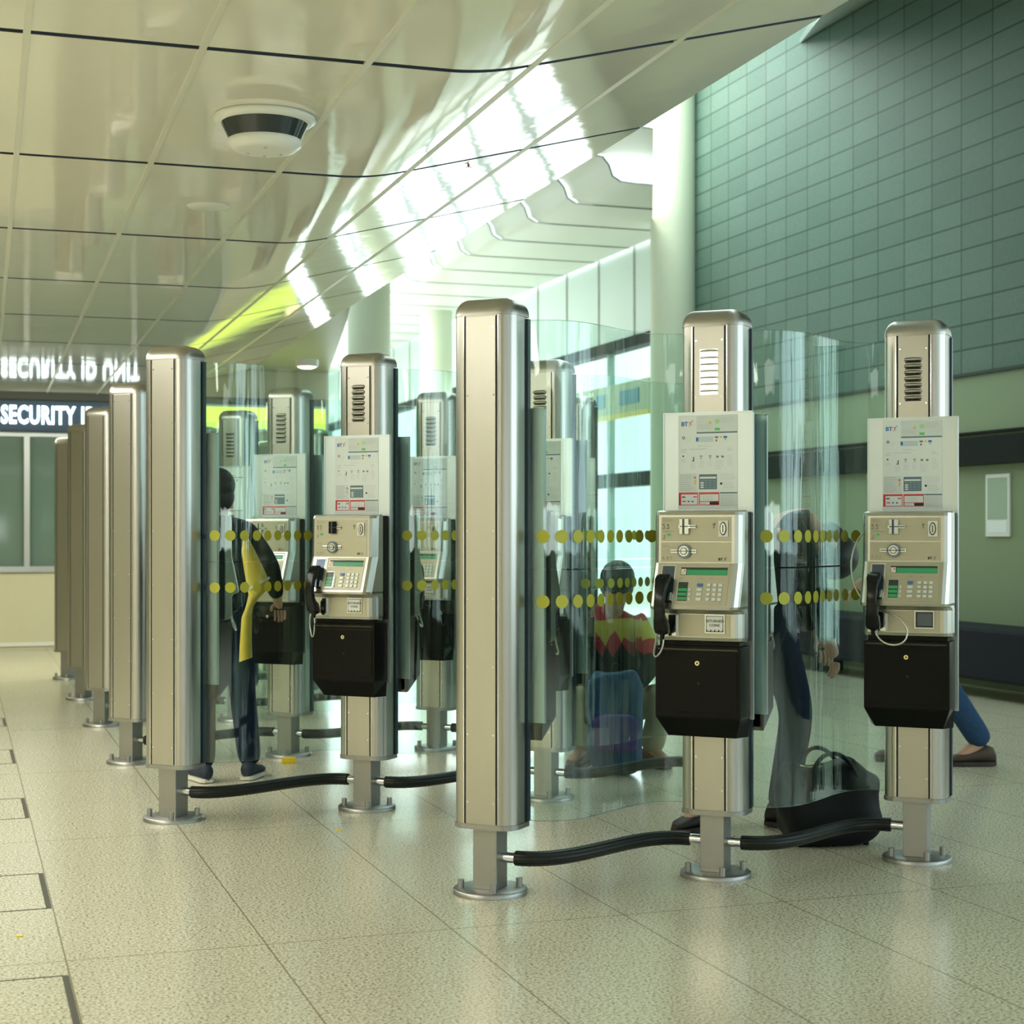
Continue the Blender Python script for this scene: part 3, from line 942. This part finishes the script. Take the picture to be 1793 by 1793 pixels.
def make_cashbox():
    p = empty('cash_box')
    lv = [(.882, .150, -.195, .145), (.868, .150, -.195, .145), (.866, .160, -.215, .160), (.612, .160, -.215, .160), (.605, .158, -.213, .158), (.535, .128, -.165, .155)]
    rings = []
    for z, w, f, wb in lv:
        rings.append([(-wb, -.0965, z), (-w, f, z), (w, f, z), (wb, -.0965, z)])
    MB().loft(rings[::-1], smooth=False).build('body', BLACK, p)
    MB().box(-.148, .148, -.2175, -.214, .628, .842, b=.0012).build('door', BLACK, p)
    mb = MB(); disc(mb, .0, .806, .0085, -.2175, .004, BRASS); disc(mb, .0, .806, .0035, -.2215, .0008, INKD)
    mb.build('lock', None, p)
    mb = MB(); disc(mb, .004, .733, .004, -.2175, .0006, GROOVE); mb.build('keyhole', None, p)
    mb = MB().box(-.150, .150, -.2185, -.2100, .852, .858); mb.build('lip', pm('worn_black_edge', (.05, .05, .035), .25, .6), p)
    return p


# ---- place the rows
COLS = (0.903, 1.785, 2.668, 3.535)
ROWS = (5.465, 7.30, 9.18, 11.0, 12.78, 14.6)
ROWN = ('front', 'second', 'third', 'fourth', 'fifth', 'rearmost')
COLN = ('left end', 'second from left', 'second from right', 'right end')

proto_plain = make_post(False)
proto_vent = make_post(True)
proto_lit = make_post(True, lit=True)
proto_board = make_board()
proto_box = make_cashbox()
phone_short = make_phone('short')
phone_long = make_phone('long', flap=False, reader=WHITE)
phone_narrow = make_phone('narrow', reader=BLACK)
FAR_POST = ('base_disc', 'stem', 'foot_plate', 'shell', 'rear_channel', 'cap', 'front_panel', 'seam_strip', 'louvre_vent', 'bolt')
FAR_PHONE = ('housing', 'back_box', 'card_reader_plate', 'dial_plate', 'keypad_plate', 'display', 'handset_cradle', 'coin_return_plate', 'handset', 'handset_cord', 'coin_slot', 'card_slot', 'round_card_dial')
used = set()


def place(proto, loc, rz, keep=None):
    if proto.name in used or keep:
        o = copy_tree(proto, keep=keep)
    else:
        o = proto; used.add(proto.name)
    o.location = loc; o.rotation_euler = (0, 0, rz)
    return o


POS = {}
for r, s in enumerate(ROWS):
    for c, l in enumerate(COLS):
        if r == 0 and c == 0: continue
        if r >= 3 and c == 3: continue
        P = G(l, s)
        POS[(r, c)] = P
        first = (c == 0) or (r == 0 and c == 1)
        keep = FAR_POST if r >= 3 else None
        if first:
            o = place(proto_plain, P, PHI, keep)
            where = 'left end of the %s row' % ROWN[r]
            lab = 'plain steel post without a front phone at the %s' % where if r == 0 else 'plain steel post without a front phone at the %s' % where
        else:
            o = place(proto_lit if (r, c) == (0, 2) else proto_vent, P, PHI, keep)
            where = {(0, 2): 'middle of the front row', (0, 3): 'right end of the front row'}.get((r, c), '%s of the %s row' % (COLN[c], ROWN[r]))
            lab = 'vented steel post with glowing louvres, ' + where if (r, c) == (0, 2) else 'louvred steel post carrying a payphone, ' + where
        tag(o, lab, 'post', 'brushed steel payphone posts')
        sides = []
        if not first: sides.append('f')
        if (r <= 2 and c < 3 and not (r == 2 and c == 2)) : sides.append('b')
        for sd in sides:
            rz = PHI if sd == 'f' else PHI + PI
            off = Vector((0, 0, 0)) if sd == 'f' else EV * 0.0
            kb = ('back_plate', 'poster', 'poster_graphics', 'red_boxes', 'dialling_chart') if (r >= 3 or sd == 'b') else None
            kp = FAR_PHONE if (r >= 3 or sd == 'b') else None
            side = 'front' if sd == 'f' else 'rear'
            q = P + (Vector((0, 0, 0)) if sd == 'f' else -NV * 0.006)
            b = place(proto_board, q, rz, kb)
            tag(b, 'steel notice board with poster, %s side, post at %s' % (side, where), 'notice board', 'notice boards on the payphone posts')
            ph = {(0, 2): phone_short, (0, 3): phone_long, (1, 1): phone_narrow}.get((r, c), phone_short) if sd == 'f' else phone_short
            f_ = place(ph, q, rz, kp)
            ex = {(0, 2): 'with white returned-coins flap', (0, 3): 'with long looping cord', (1, 1): 'with dark card reader'}.get((r, c), 'with black handset') if sd == 'f' else 'facing away'
            tag(f_, 'payphone %s, %s side, %s' % (ex, side, where), 'payphone', 'metal payphones on the posts')
            x_ = place(proto_box, q, rz, ('body', 'door', 'lock', 'lip') if kp else None)
            tag(x_, 'black cash box below %s payphone, %s' % (side, where), 'cash box', 'black cash boxes under the payphones')
bpy.data.objects.remove(proto_board) if proto_board.name not in used else None


# ---- curved glass screens and rubber rails between posts
def screen_path(A, B, e, n=40, h=0.30):
    return bez(A + EV * e, A + EV * (e + h), B - EV * (e + h), B - EV * e, n)


def sheet(mb, path, z0, z1, th, mat=None):
    n = len(path)
    L_, R_ = [], []
    for i, p in enumerate(path):
        t = (path[min(i + 1, n - 1)] - path[max(i - 1, 0)]).normalized()
        q = Vector((-t.y, t.x, 0)) * th / 2
        L_.append(p + q); R_.append(p - q)
    vs = [Vector((p.x, p.y, z)) for z in (z0, z1) for p in L_ + R_]
    m = 2 * n
    fs, ed = [], []
    for i in range(n - 1):
        fs += [(i, i + 1, m + i + 1, m + i), (n + i, m + n + i, m + n + i + 1, n + i + 1)]
        ed += [(i, n + i, n + i + 1, i + 1), (m + i, m + i + 1, m + n + i + 1, m + n + i)]
    ed += [(0, m, m + n, n), (n - 1, 2 * n - 1, m + 2 * n - 1, m + n - 1)]
    mb.add(vs, fs, GLASS, True)
    mb.add(vs, ed, GLASSEDGE)


def resample(path, step):
    out = []; acc = 0; nxt = 0.055
    for a, b in zip(path, path[1:]):
        d = (b - a).length
        while acc + d >= nxt:
            u = (nxt - acc) / d
            out.append((a.lerp(b, u), (b - a).normalized())); nxt += step
        acc += d
    return out, acc


for (r, c), A in list(POS.items()):
    if (r, c + 1) not in POS: continue
    B = POS[(r, c + 1)]
    full = r <= 3
    mid = (A + B) / 2
    gap = {0: 'left gap', 1: 'left gap' if r == 0 else 'middle gap', 2: 'right gap'}[c]
    pth = [q - A for q in screen_path(A, B, 0.121)]
    gs = empty('glass_screen', A, 0, 'wavy clear glass screen with yellow dots, %s of the %s row' % (gap, ROWN[r]), 'glass screen', 'curved glass screens between posts')
    off = [q - NV * 0.06 for q in pth]
    m1 = MB(); sheet(m1, off, 1.149, 2.03, 0.010); up = m1.build('upper_pane', None, gs)
    m2 = MB(); sheet(m2, off, 0.255, 1.143, 0.010); lo = m2.build('lower_pane', None, gs)
    dots, ln = resample(off, 0.066)
    for pane, z in ((up, 1.263), (lo, 1.032)):
        mb = MB()
        for q, t in dots:
            if False: pass
            nn = Vector((t.y, -t.x, 0))
            if nn.y > 0: nn = -nn
            for k in (0,):
                cc = q + nn * 0.0052; N_ = 22
                mb.loft([[cc + nn * w + t * 0.0238 * math.cos(2 * PI * j / N_) + Vector((0, 0, z + 0.0238 * math.sin(2 * PI * j / N_))) for j in range(N_)] for w in (0.0, 0.0008)], None, smooth=False)
        mb.build('dot_marking', DOT, pane, label='row of round olive-yellow dots')
    for e in (0, -1):
        q = off[e]; t = (off[1] - off[0]).normalized() if e == 0 else (off[-2] - off[-1]).normalized()
    # rail
    rp = [q - A for q in screen_path(A, B, 0.10, 36, 0.26)]
    rl = empty('bumper_rail', A, 0, 'black ribbed rubber foot rail curving near the floor, %s of the %s row' % (gap, ROWN[r]), 'rail', 'rubber rails between posts')
    mb = MB().tube([q + Vector((0, 0, 0.130)) for q in rp], 0.0265, 36, rib=-0.035)
    mb.build('rubber_sleeve', RUBBER, rl)
    for q0, q1 in ((EV * 0.046, rp[0]), (B - A - EV * 0.046, rp[-1])):
        MB().cyl(q0 + Vector((0, 0, .130)), q1 + Vector((0, 0, .130)), 0.019, 16).build('end_fitting', CHROME, rl)

# ------------------------------------------------------------------ ceiling fittings
cf = empty('ceiling_camera_housing', (-0.907, 5.94, ZC), 0, 'round white ceiling fitting with smoked dark ring', 'ceiling fitting')
MB().lathe([(0.03, -.001), (0.185, -.001), (0.188, -.012), (0.172, -.024), (0.15, -.028)], 48).build('flange', WHITE, cf)
MB().lathe([(0.160, -.022), (0.128, -.090)], 48).build('smoked_ring', SMOKE, cf)
mb = MB().lathe([(0.125, -.082), (0.134, -.086), (0.133, -.104), (0.112, -.122), (0.09, -.126), (0.0005, -.127)], 48)
bp_ = mb.build('base_cup', WHITE, cf)
for a in (40, 100, 160, 280):
    q = Vector((.07 * math.cos(R(a)), .07 * math.sin(R(a)), -.127))
    MB().cyl(q, q - Vector((0, 0, .003)), .006, 10).build('screw', INKL, bp_)
sp_ = MB().lathe([(0.001, -.006), (0.094, -.006), (0.1, -.001)], 40).build('ceiling_speaker', WHITE, loc=(-1.418, 7.56, ZC))
tag(sp_, 'flat round white disc on the ceiling behind the domed fitting', 'ceiling speaker')
for i, (px, py, D_) in enumerate(((820, 285, 7.25), (557, 486, 11.7))):
    z = 1.28 + (931 - py) / 2836 * D_
    s_ = empty('sprinkler', ((px - 896) / 2836 * D_, D_, z), 0, 'small chrome sprinkler head on the sloping soffit, %s' % ('nearer one' if i == 0 else 'farther one'), 'sprinkler', 'sprinklers on the soffit')
    MB().lathe([(.012, 0.03), (.012, .012), (.004, .01), (.004, -.018), (.014, -.02), (.014, -.023)], 12).build('body', CHROME, s_)
    MB().cyl((0, 0, -.016), (0, 0, .008), .0055, 8).build('bulb', RED, s_)
dl = empty('downlight', ((537 - 896) / 2836 * 15.5, 15.5, 1.28 + (931 - 637) / 2836 * 15.5), 0, 'round glowing warm lamp seen through the glass under the far bulkhead', 'lamp')
MB().lathe([(.11, 0.04), (.11, -.02), (.09, -.03)], 24).build('rim', WHITE, dl)
MB().lathe([(.09, -.031), (.05, -.045), (.001, -.05)], 24).build('bulb', LAMPW, dl)

# ------------------------------------------------------------------ wall notice, bench
nb = empty('wall_notice', G(8.02, 11.2, 1.24), RZ, 'framed pale notice on the cream wall right of the last post', 'notice')
MB().box(-.02, -.001, -.16, .16, 0, .51, b=.003).build('frame', WHITE, nb)
MB().box(-.023, -.02, -.13, .13, .14, .48).build('panel', pm('pale_green_notice', (.36, .46, .36), .3), nb)
MB().box(-.023, -.02, -.13, .13, .03, .13).build('caption', PAPER, nb)
be = empty('bench', G(7.6, 12.2, 0), RZ, 'long navy upholstered bench against the wall behind the right post', 'bench')
MB().box(-.22, .24, -2.4, 2.6, .14, .545, b=.03).build('seat', BENCHM, be)
for y in (-2.2, -.6, 1.0, 2.4):
    MB().box(-.15, .15, y, y + .08, 0, .14).build('leg', pm('bench_leg', (.03, .04, .04), .5), be)

# ------------------------------------------------------------------ people
DENIM = pm('blue_denim', (.025, .06, .13), .9, Specular_IOR_Level=.15, noise=.25, nscale=60)
DDENIM = pm('dark_denim', (.006, .013, .03), .9, Specular_IOR_Level=.15, noise=.25, nscale=60)
DARKCL = pm('dark_cloth', (.012, .018, .018), .9, Specular_IOR_Level=.15, noise=.2, nscale=40)
TEAL = pm('teal_cloth', (.02, .07, .07), .9, Specular_IOR_Level=.15, noise=.2, nscale=40)
SKIN = pm('skin', (.48, .29, .19), .5, noise=.06, nscale=30)
HAIR = pm('dark_hair', (.012, .010, .008), .5, noise=.3, nscale=80)
SHOE = pm('dark_shoe', (.02, .015, .012), .5)
SOLE = pm('white_sole', (.6, .6, .52), .5)
HIVIS = pm('yellow_jacket_cloth', (.62, .47, .05), .6, noise=.1)
GREYST = pm('reflective_stripe', (.6, .62, .6), .3)
KHAKI = pm('khaki_cloth', (.32, .29, .19), .8, noise=.15)


def skin_mesh(nodes, edges, sub=2):
    """nodes: list of (co, r)"""
    me = bpy.data.meshes.new('s')
    me.from_pydata([Vector(n[0]) for n in nodes], edges, [])
    o = bpy.data.objects.new('s', me); C.objects.link(o)
    m = o.modifiers.new('k', 'SKIN'); m.use_smooth_shade = True
    if not me.skin_vertices: me.attributes.new
    lay = me.skin_vertices[0].data
    for i, n in enumerate(nodes):
        rr = n[1] if isinstance(n[1], (tuple, list)) else (n[1], n[1])
        lay[i].radius = rr
        lay[i].use_root = (i == 0)
    s = o.modifiers.new('u', 'SUBSURF'); s.levels = sub; s.render_levels = sub
    dg = bpy.context.evaluated_depsgraph_get(); dg.update()
    e = o.evaluated_get(dg).to_mesh()
    r = ([v.co.copy() for v in e.vertices], [list(p.vertices) for p in e.polygons])
    o.to_mesh_clear(); bpy.data.objects.remove(o)
    return r


def ell(c, r, n=14, rot=None):
    bm = bmesh.new(); bmesh.ops.create_uvsphere(bm, u_segments=n, v_segments=n, radius=1)
    vs = [Vector((v.co.x * r[0], v.co.y * r[1], v.co.z * r[2])) for v in bm.verts]
    if rot: vs = [rot @ v for v in vs]
    bm.verts.index_update()
    fs = [[v.index for v in f.verts] for f in bm.faces]; bm.free()
    return [Vector(c) + v for v in vs], fs


def person(P, loc, rz, label, top, legs_m, shoe_m, hair=HAIR, group=None, scale=1.0, sleeves=True, bare_feet=False):
    """P: dict of joints (local, facing -Y)"""
    root = empty('person', loc, rz, label, 'person')
    root.scale = (scale,) * 3
    J = {k: Vector(v) for k, v in P.items()}
    names = ['pelvis', 'waist', 'chest', 'neck', 'head0', 'head1', 'head2', 'shl', 'ell', 'wrl', 'pal', 'shr', 'elr', 'wrr', 'par', 'hil', 'knl', 'anl', 'tol', 'hir', 'knr', 'anr', 'tor']
    up = (J['head'] - J['neck']).normalized()
    lk = J.get('look', Vector((0, -1, 0))); J['look'] = (lk - up * lk.dot(up)).normalized()
    J['head0'] = J['neck'] + up * 0.10; J['head1'] = J['neck'] + up * 0.18; J['head2'] = J['neck'] + up * 0.25
    fw = J.get('look', Vector((0, -1, 0))).normalized()
    J['head0'] += fw * .02; J['head1'] += fw * .015
    for s in 'lr':
        d = (J['wr' + s] - J['el' + s]).normalized(); J['pa' + s] = J['wr' + s] + d * 0.055
    rad = dict(pelvis=(.12, .09), waist=(.115, .085), chest=(.115, .085), neck=.052, head0=.062, head1=.082, head2=.062, sh=.058, el=.042, wr=.028, pa=(.040, .02), hi=.088, kn=.056, an=.038, to=.035)
    gr = lambda k: rad.get(k, rad.get(k[:-1], .05))
    idx = {n: i for i, n in enumerate(names)}
    E = [('pelvis', 'waist'), ('waist', 'chest'), ('chest', 'neck'), ('neck', 'head0'), ('head0', 'head1'), ('head1', 'head2')]
    for s in 'lr':
        E += [('chest', 'sh' + s), ('sh' + s, 'el' + s), ('el' + s, 'wr' + s), ('wr' + s, 'pa' + s), ('pelvis', 'hi' + s), ('hi' + s, 'kn' + s), ('kn' + s, 'an' + s), ('an' + s, 'to' + s)]
    vs, fs = skin_mesh([(J[n], gr(n)) for n in names], [(idx[a], idx[b]) for a, b in E])
    mb = MB().add(vs, fs, SKIN, True)
    # fingers
    for s, sg in (('l', -1), ('r', 1)):
        d = (J['wr' + s] - J['el' + s]).normalized()
        side = d.cross(Vector((0, 0, 1)));
        side = (side if side.length > .2 else Vector((0, 1, 0))).normalized()
        nrm = side.cross(d).normalized()
        base = J['pa' + s]
        for k, ln in enumerate((.062, .072, .068, .052)):
            o_ = base + side * (k - 1.5) * .019 + d * .01
            pts = [o_, o_ + d * ln * .45 - nrm * .004, o_ + d * ln * .75 - nrm * .016, o_ + d * ln * .9 - nrm * .032]
            v2, f2 = skin_mesh([(p, r_) for p, r_ in zip(pts, (.009, .0085, .008, .007))], [(0, 1), (1, 2), (2, 3)], 1)
            mb.add(v2, f2, SKIN, True)
        o_ = J['wr' + s] + d * .02 + side * sg * .02
        pts = [o_, o_ + d * .025 + side * sg * .025, o_ + d * .055 + side * sg * .03]
        v2, f2 = skin_mesh([(p, r_) for p, r_ in zip(pts, (.011, .010, .008))], [(0, 1), (1, 2)], 1)
        mb.add(v2, f2, SKIN, True)
    # face
    hc = J['head1']; sd = fw.cross(up).normalized()
    rt = Matrix((sd, -fw, up)).transposed()
    mb.add(*ell(hc + fw * .092 - up * .012, (.012, .02, .02), 8, rt), SKIN, True)
    for q in (-1, 1):
        mb.add(*ell(hc + sd * q * .082 - up * .01, (.01, .018, .03), 8, rt), SKIN, True)
        mb.add(*ell(hc + sd * q * .03 + fw * .078 + up * .012, (.012, .01, .008), 8, rt), INKD, True)
    mb.add(*ell(hc + fw * .082 - up * .055, (.024, .008, .006), 8, rt), RED if False else pm('lips', (.35, .13, .11), .5), True)
    body = mb.build('body', None, root)
    # hair: shell over the back and top of the head
    mb = MB().add(*ell(hc + up * .035 - fw * .022, (.096, .104, .100), 18, rt), None, True)
    mb.add(*ell(hc - fw * .05 - up * .03, (.085, .06, .09), 14, rt), None, True)
    mb.build('hair', hair, root)
    # trousers
    nn = ['pelvis', 'waist0', 'hil', 'knl', 'cul', 'hir', 'knr', 'cur']
    J['waist0'] = J['pelvis'].lerp(J['waist'], 1.1)
    for s in 'lr': J['cu' + s] = J['an' + s].lerp(J['kn' + s], -.07)
    rr = dict(pelvis=(.17, .125), waist0=(.145, .11), hi=.105, kn=.078, cu=.070)
    g2 = lambda k: rr.get(k, rr.get(k[:-1]))
    ix = {n: i for i, n in enumerate(nn)}
    vs, fs = skin_mesh([(J[n], g2(n)) for n in nn], [(0, 1), (0, 2), (2, 3), (3, 4), (0, 5), (5, 6), (6, 7)])
    MB().add(vs, fs, None, True).build('trousers', legs_m, root)
    nn = ['chest', 'waist', 'waistb', 'collar', 'shl', 'ell', 'cfl', 'shr', 'elr', 'cfr']
    J['waistb'] = J['pelvis'].lerp(J['waist'], -.4); J['collar'] = J['neck'] + up * .06
    for s in 'lr': J['cf' + s] = J['el' + s].lerp(J['wr' + s], .92)
    rr = dict(chest=(.175, .135), waist=(.165, .13), waistb=(.20, .165), collar=.082, sh=.078, el=.060, cf=.046)
    ix = {n: i for i, n in enumerate(nn)}
    vs, fs = skin_mesh([(J[n], g2(n)) for n in nn], [(0, 1), (1, 2), (0, 3), (0, 4), (4, 5), (5, 6), (0, 7), (7, 8), (8, 9)])
    mb = MB().add(vs, fs, None, True)
    if isinstance(top, list):
        # horizontal bands of cloth colour by height
        mb.mi(top[-1][1])
        for i, f in enumerate(mb.f):
            z = sum(mb.v[a][2] for a in f) / len(f)
            for zz, m_ in top:
                if z > zz: mb.m[i] = mb.mi(m_); break
        mb.build('jacket', None, root)
    else:
        mb.build('jacket', top, root)
    for s in 'lr':
        a, t = J['an' + s], J['to' + s]
        d = Vector((t.x - a.x, t.y - a.y, 0)); d = d.normalized() if d.length > 1e-3 else Vector((0, -1, 0))
        pit = (t - a); pit = pit.normalized()
        q = Vector((-d.y, d.x, 0))
        rings = []; rs2 = []
        zb = min(a.z - .075, t.z - .035)
        for u, w_, h_ in ((-.075, .018, .05), (-.06, .034, .085), (-.02, .040, .10), (.05, .040, .075), (.11, .046, .055), (.16, .040, .042), (.185, .018, .028)):
            c_ = a + d * u
            rings.append([Vector((c_.x, c_.y, 0)) + q * w_ * math.cos(2 * PI * k / 14) + Vector((0, 0, zb + .012 + h_ * .5 + h_ * .5 * math.sin(2 * PI * k / 14))) for k in range(14)])
            rs2.append([Vector((c_.x, c_.y, 0)) + q * (w_ + .004) * sx + Vector((0, 0, zb + z)) for sx, z in ((-1, 0), (1, 0), (1, .02), (-1, .02))])
        sh = MB().loft(rings).build('shoe', shoe_m, root)
        MB().loft(rs2, smooth=False).build('sole', SOLE if 'canvas' in shoe_m.name else SHOE, sh)
    return root, J


def stand(**kw):
    P = dict(pelvis=(0, 0, .95), waist=(0, 0, 1.10), chest=(0, 0, 1.32), neck=(0, 0, 1.48), head=(0, -.02, 1.60),
             shl=(-.17, 0, 1.41), ell=(-.22, -.02, 1.14), wrl=(-.22, -.10, .90), shr=(.17, 0, 1.41), elr=(.22, -.02, 1.14), wrr=(.22, -.10, .90),
             hil=(-.09, 0, .90), knl=(-.10, -.01, .49), anl=(-.10, .02, .09), tol=(-.12, -.14, .04), hir=(.09, 0, .90), knr=(.10, -.01, .49), anr=(.10, .02, .09), tor=(.12, -.14, .04))
    P.update(kw)
    return P


# A: at the rear phone of the left post, second row (seen through the glass, right of the post)
pa, JA = person(stand(head=(.0, -.06, 1.52), neck=(0, -.05, 1.42), chest=(0, -.02, 1.28), elr=(-.20, -.30, 1.15), shr=(.16, -.04, 1.36), shl=(-.17, -.04, 1.36), ell=(-.30, -.05, 1.17), wrl=(-.37, -.16, .98),
                      wrr=(-.02, -.40, 1.18), look=(0, -1, -.1), anl=(-.16, .02, .09), tol=(-.24, -.1, .04), knl=(-.13, -.03, .49)),
                (-1.50, 8.34, 0), R(24) + PI, 'person in dark jeans and dark jacket standing behind the left post of the second row', DARKCL, DDENIM, pm('navy_canvas_shoe', (.012, .02, .04), .7), scale=.93)

# yellow safety jacket hanging from that person's arm
D0 = 7.98
PXp = lambda x, y, D=D0: Vector(((x - 896) / 2836 * D, D, 1.28 + (931 - y) / 2836 * D))
o0 = PXp(440, 1155)
mb = MB()
secs = [(430, 945, 5), (433, 962, 10), (440, 985, 14), (449, 1015, 18), (453, 1035, 18), (442, 1052, 10), (436, 1064, 7), (432, 1078, 9), (431, 1100, 9.5), (430, 1130, 10.5), (430, 1155, 11.5)]
rr = []
for k, (x, y, w) in enumerate(secs):
    c = PXp(x, y) - o0; ww = w / 2836 * D0
    rr.append([(c.x + ww * math.cos(a * PI / 8) * (1 + .06 * math.sin(3 * a)), c.y + .03 * math.sin(a * PI / 8), c.z + ww * .35 * math.cos(a * PI / 8)) for a in range(16)])
sj = mb.loft(rr).build('safety_jacket', HIVIS, label='yellow jacket with white stripe hanging from the arm')
bpy.context.view_layer.update()
sj.parent = pa
sj.matrix_parent_inverse = pa.matrix_world.inverted()
sj.location = o0
c = PXp(452, 1020) - o0
mb = MB().loft([[(c.x + (dx + .054 * math.cos(a * PI / 8)), c.y + .034 * math.sin(a * PI / 8), c.z + dz + .030 * math.cos(a * PI / 8)) for a in range(16)] for dx, dz in ((0, 0), (.002, -.012))])
mb.build('stripe', GREYST, sj)

# C: bending over the holdall in the right-hand front booth
Pc = dict(pelvis=(-.05, 0, .95), waist=(-.03, 0, 1.09), chest=(.03, 0, 1.28), neck=(.13, -.03, 1.35), head=(.20, -.05, 1.24), look=(-.5, -.35, -.6),
          shl=(.03, -.17, 1.29), ell=(.14, -.24, 1.03), wrl=(.20, -.22, .80), shr=(.06, .17, 1.29), elr=(.16, .24, 1.04), wrr=(.22, .12, .82),
          hil=(-.04, -.07, .90), knl=(-.16, -.06, .50), anl=(-.30, -.02, .09), tol=(-.40, -.10, .04), hir=(.0, .08, .90), knr=(.10, .0, .50), anr=(.04, .04, .09), tor=(.16, -.04, .04))
person(Pc, (1.13, 6.98, 0), 0, 'person in dark clothes bending over the black holdall behind the front glass', DARKCL, DDENIM, SHOE)

# B: crouching in a striped top, far booth seen between the front posts
RED2 = pm('red_knit', (.38, .03, .04), .8); YEL2 = pm('yellow_knit', (.50, .40, .07), .8)
Pb = dict(pelvis=(0, .12, .30), waist=(0, .10, .44), chest=(0, .02, .66), neck=(0, -.02, .83), head=(.01, -.08, .95), look=(0, -.8, -.5),
          shl=(-.15, .0, .77), ell=(-.21, -.12, .56), wrl=(-.10, -.28, .44), shr=(.15, .0, .77), elr=(.21, -.12, .56), wrr=(.10, -.28, .44),
          hil=(-.09, .10, .28), knl=(-.24, -.26, .44), anl=(-.17, -.10, .09), tol=(-.24, -.26, .04), hir=(.09, .10, .28), knr=(.26, -.24, .42), anr=(.20, -.10, .09), tor=(.27, -.26, .04))
person(Pb, (.56, 8.95, 0), 0, 'person in a red and yellow striped top crouching behind a blue rucksack', [(.80, RED2), (.695, YEL2), (.62, RED2), (-1, DARKCL)], KHAKI, pm('brown_shoe', (.12, .05, .03), .6), scale=1.0)

# D: walking away to the left behind the right-hand post
Pd = stand(pelvis=(0, 0, .92), chest=(0, -.05, 1.30), neck=(0, -.08, 1.46), head=(0, -.12, 1.58), knl=(-.09, -.10, .50), anl=(-.09, -.0, .09), tol=(-.09, -.14, .04), knr=(.09, .12, .50), anr=(.09, .36, .13), tor=(.09, .23, .04),
           ell=(-.22, .10, 1.14), wrl=(-.22, .18, .92), elr=(.22, -.14, 1.14), wrr=(.2, -.32, 1.0))
person(Pd, (2.21, 8.95, 0), R(-90), 'person in blue jeans walking behind the right end post', TEAL, DENIM, pm('brown_walking_shoe', (.05, .03, .02), .6))


# ---- luggage
def soft_box(cx, hx, hy, h, mat, seed, e=0.45, sag=0.12):
    rnd = random.Random(seed)
    bm = bmesh.new(); bmesh.ops.create_icosphere(bm, subdivisions=5, radius=1)
    from mathutils import noise
    for v in bm.verts:
        p = v.co
        q = Vector([math.copysign(abs(t) ** e, t) for t in p])
        x, y, z = q.x * hx, q.y * hy, (q.z + 1) / 2 * h
        top = z / h
        z -= sag * h * top * (x / hx) ** 2 * .0 + top * sag * h * (0.5 + 0.5 * math.sin(x * 22 + seed))
        nn = noise.noise(Vector((x * 9, y * 9, z * 9)) + Vector((seed, 0, 0)))
        f = 1 + .10 * nn
        y *= (1 - .35 * top)
        v.co = Vector((x * f, y * f, max(0.0, z * (1 + .06 * nn))))
    return MB().bm(bm, None, True)


NYL = pm('black_nylon', (.004, .006, .007), .5, Specular_IOR_Level=.2, noise=.3, nscale=15, bump=.3)
hb = empty('holdall', (1.30, 6.66, 0), R(10), 'large black holdall standing on the floor behind the right foot rail', 'bag')
soft_box(0, .205, .13, .35, NYL, 3).build('body', NYL, hb)
for yy in (-.07, .07):
    MB().tube(bez((-.09, yy, .30), (-.07, yy * 1.3, .42), (.05, yy * 1.5, .40), (.09, yy * 1.2, .28), 14), .009, 8).build('handle', NYL, hb)
MB().tube(bez((-.13, -.02, .325), (-.05, -.03, .30), (.05, .02, .33), (.13, 0, .315), 12), .006, 6).build('zip', BRASS, hb)
MB().box(.03, .075, -.075, -.055, .295, .318, b=.003).build('buckle', BRASS, hb)
for x in (-.14, 0.0, .14):
    MB().cyl((x, -.06, 0), (x, -.06, .012), .012, 10).build('foot', BLACK, hb)
rk = empty('rucksack', (.545, 8.56, 0), 0, 'blue and purple rucksack in front of the crouching person', 'bag')
soft_box(0, .145, .10, .56, None, 8, sag=.06).build('body', pm('blue_nylon', (.012, .06, .16), .5, noise=.4, nscale=6), rk)
soft_box(0, .12, .06, .20, None, 5, sag=.05).build('pocket', pm('purple_nylon', (.06, .03, .20), .5), rk, loc=(0, -.085, .13))
MB().tube(bez((-.03, -.02, .53), (-.03, -.02, .60), (.03, -.02, .60), (.03, -.02, .53), 8), .007, 6).build('handle', NYL, rk)
yp = MB().box(-.038, .038, -.02, .02, 0, .032, b=.003).box(-.030, .030, -.0205, -.02, .006, .018, WHITE)
yp.mats[0] = YEL
tag(yp.build('packet', YEL, loc=(-1.235, 8.96, 0), rz=.15), 'small yellow packet lying on the floor behind the left glass', 'packet')
for x, y_, lab in ((592, 1454, 'tiny orange scrap on the floor in front of the middle post'), (33, 1640, 'tiny orange scrap on the floor at the near left')):
    D_ = 3630 / (y_ - 931)
    mb = MB().add([(-.012, -.004, 0), (.010, -.006, .001), (.013, .003, .001), (-.006, .007, .002), (-.012, -.004, .003), (.010, -.006, .004), (.013, .003, .004), (-.006, .007, .004)], [(0, 1, 2, 3), (4, 5, 6, 7), (0, 1, 5, 4), (1, 2, 6, 5), (2, 3, 7, 6), (3, 0, 4, 7)])
    tag(mb.build('scrap', YEL, loc=((x - 896) / 2836 * D_, D_, 0)), lab, 'litter')
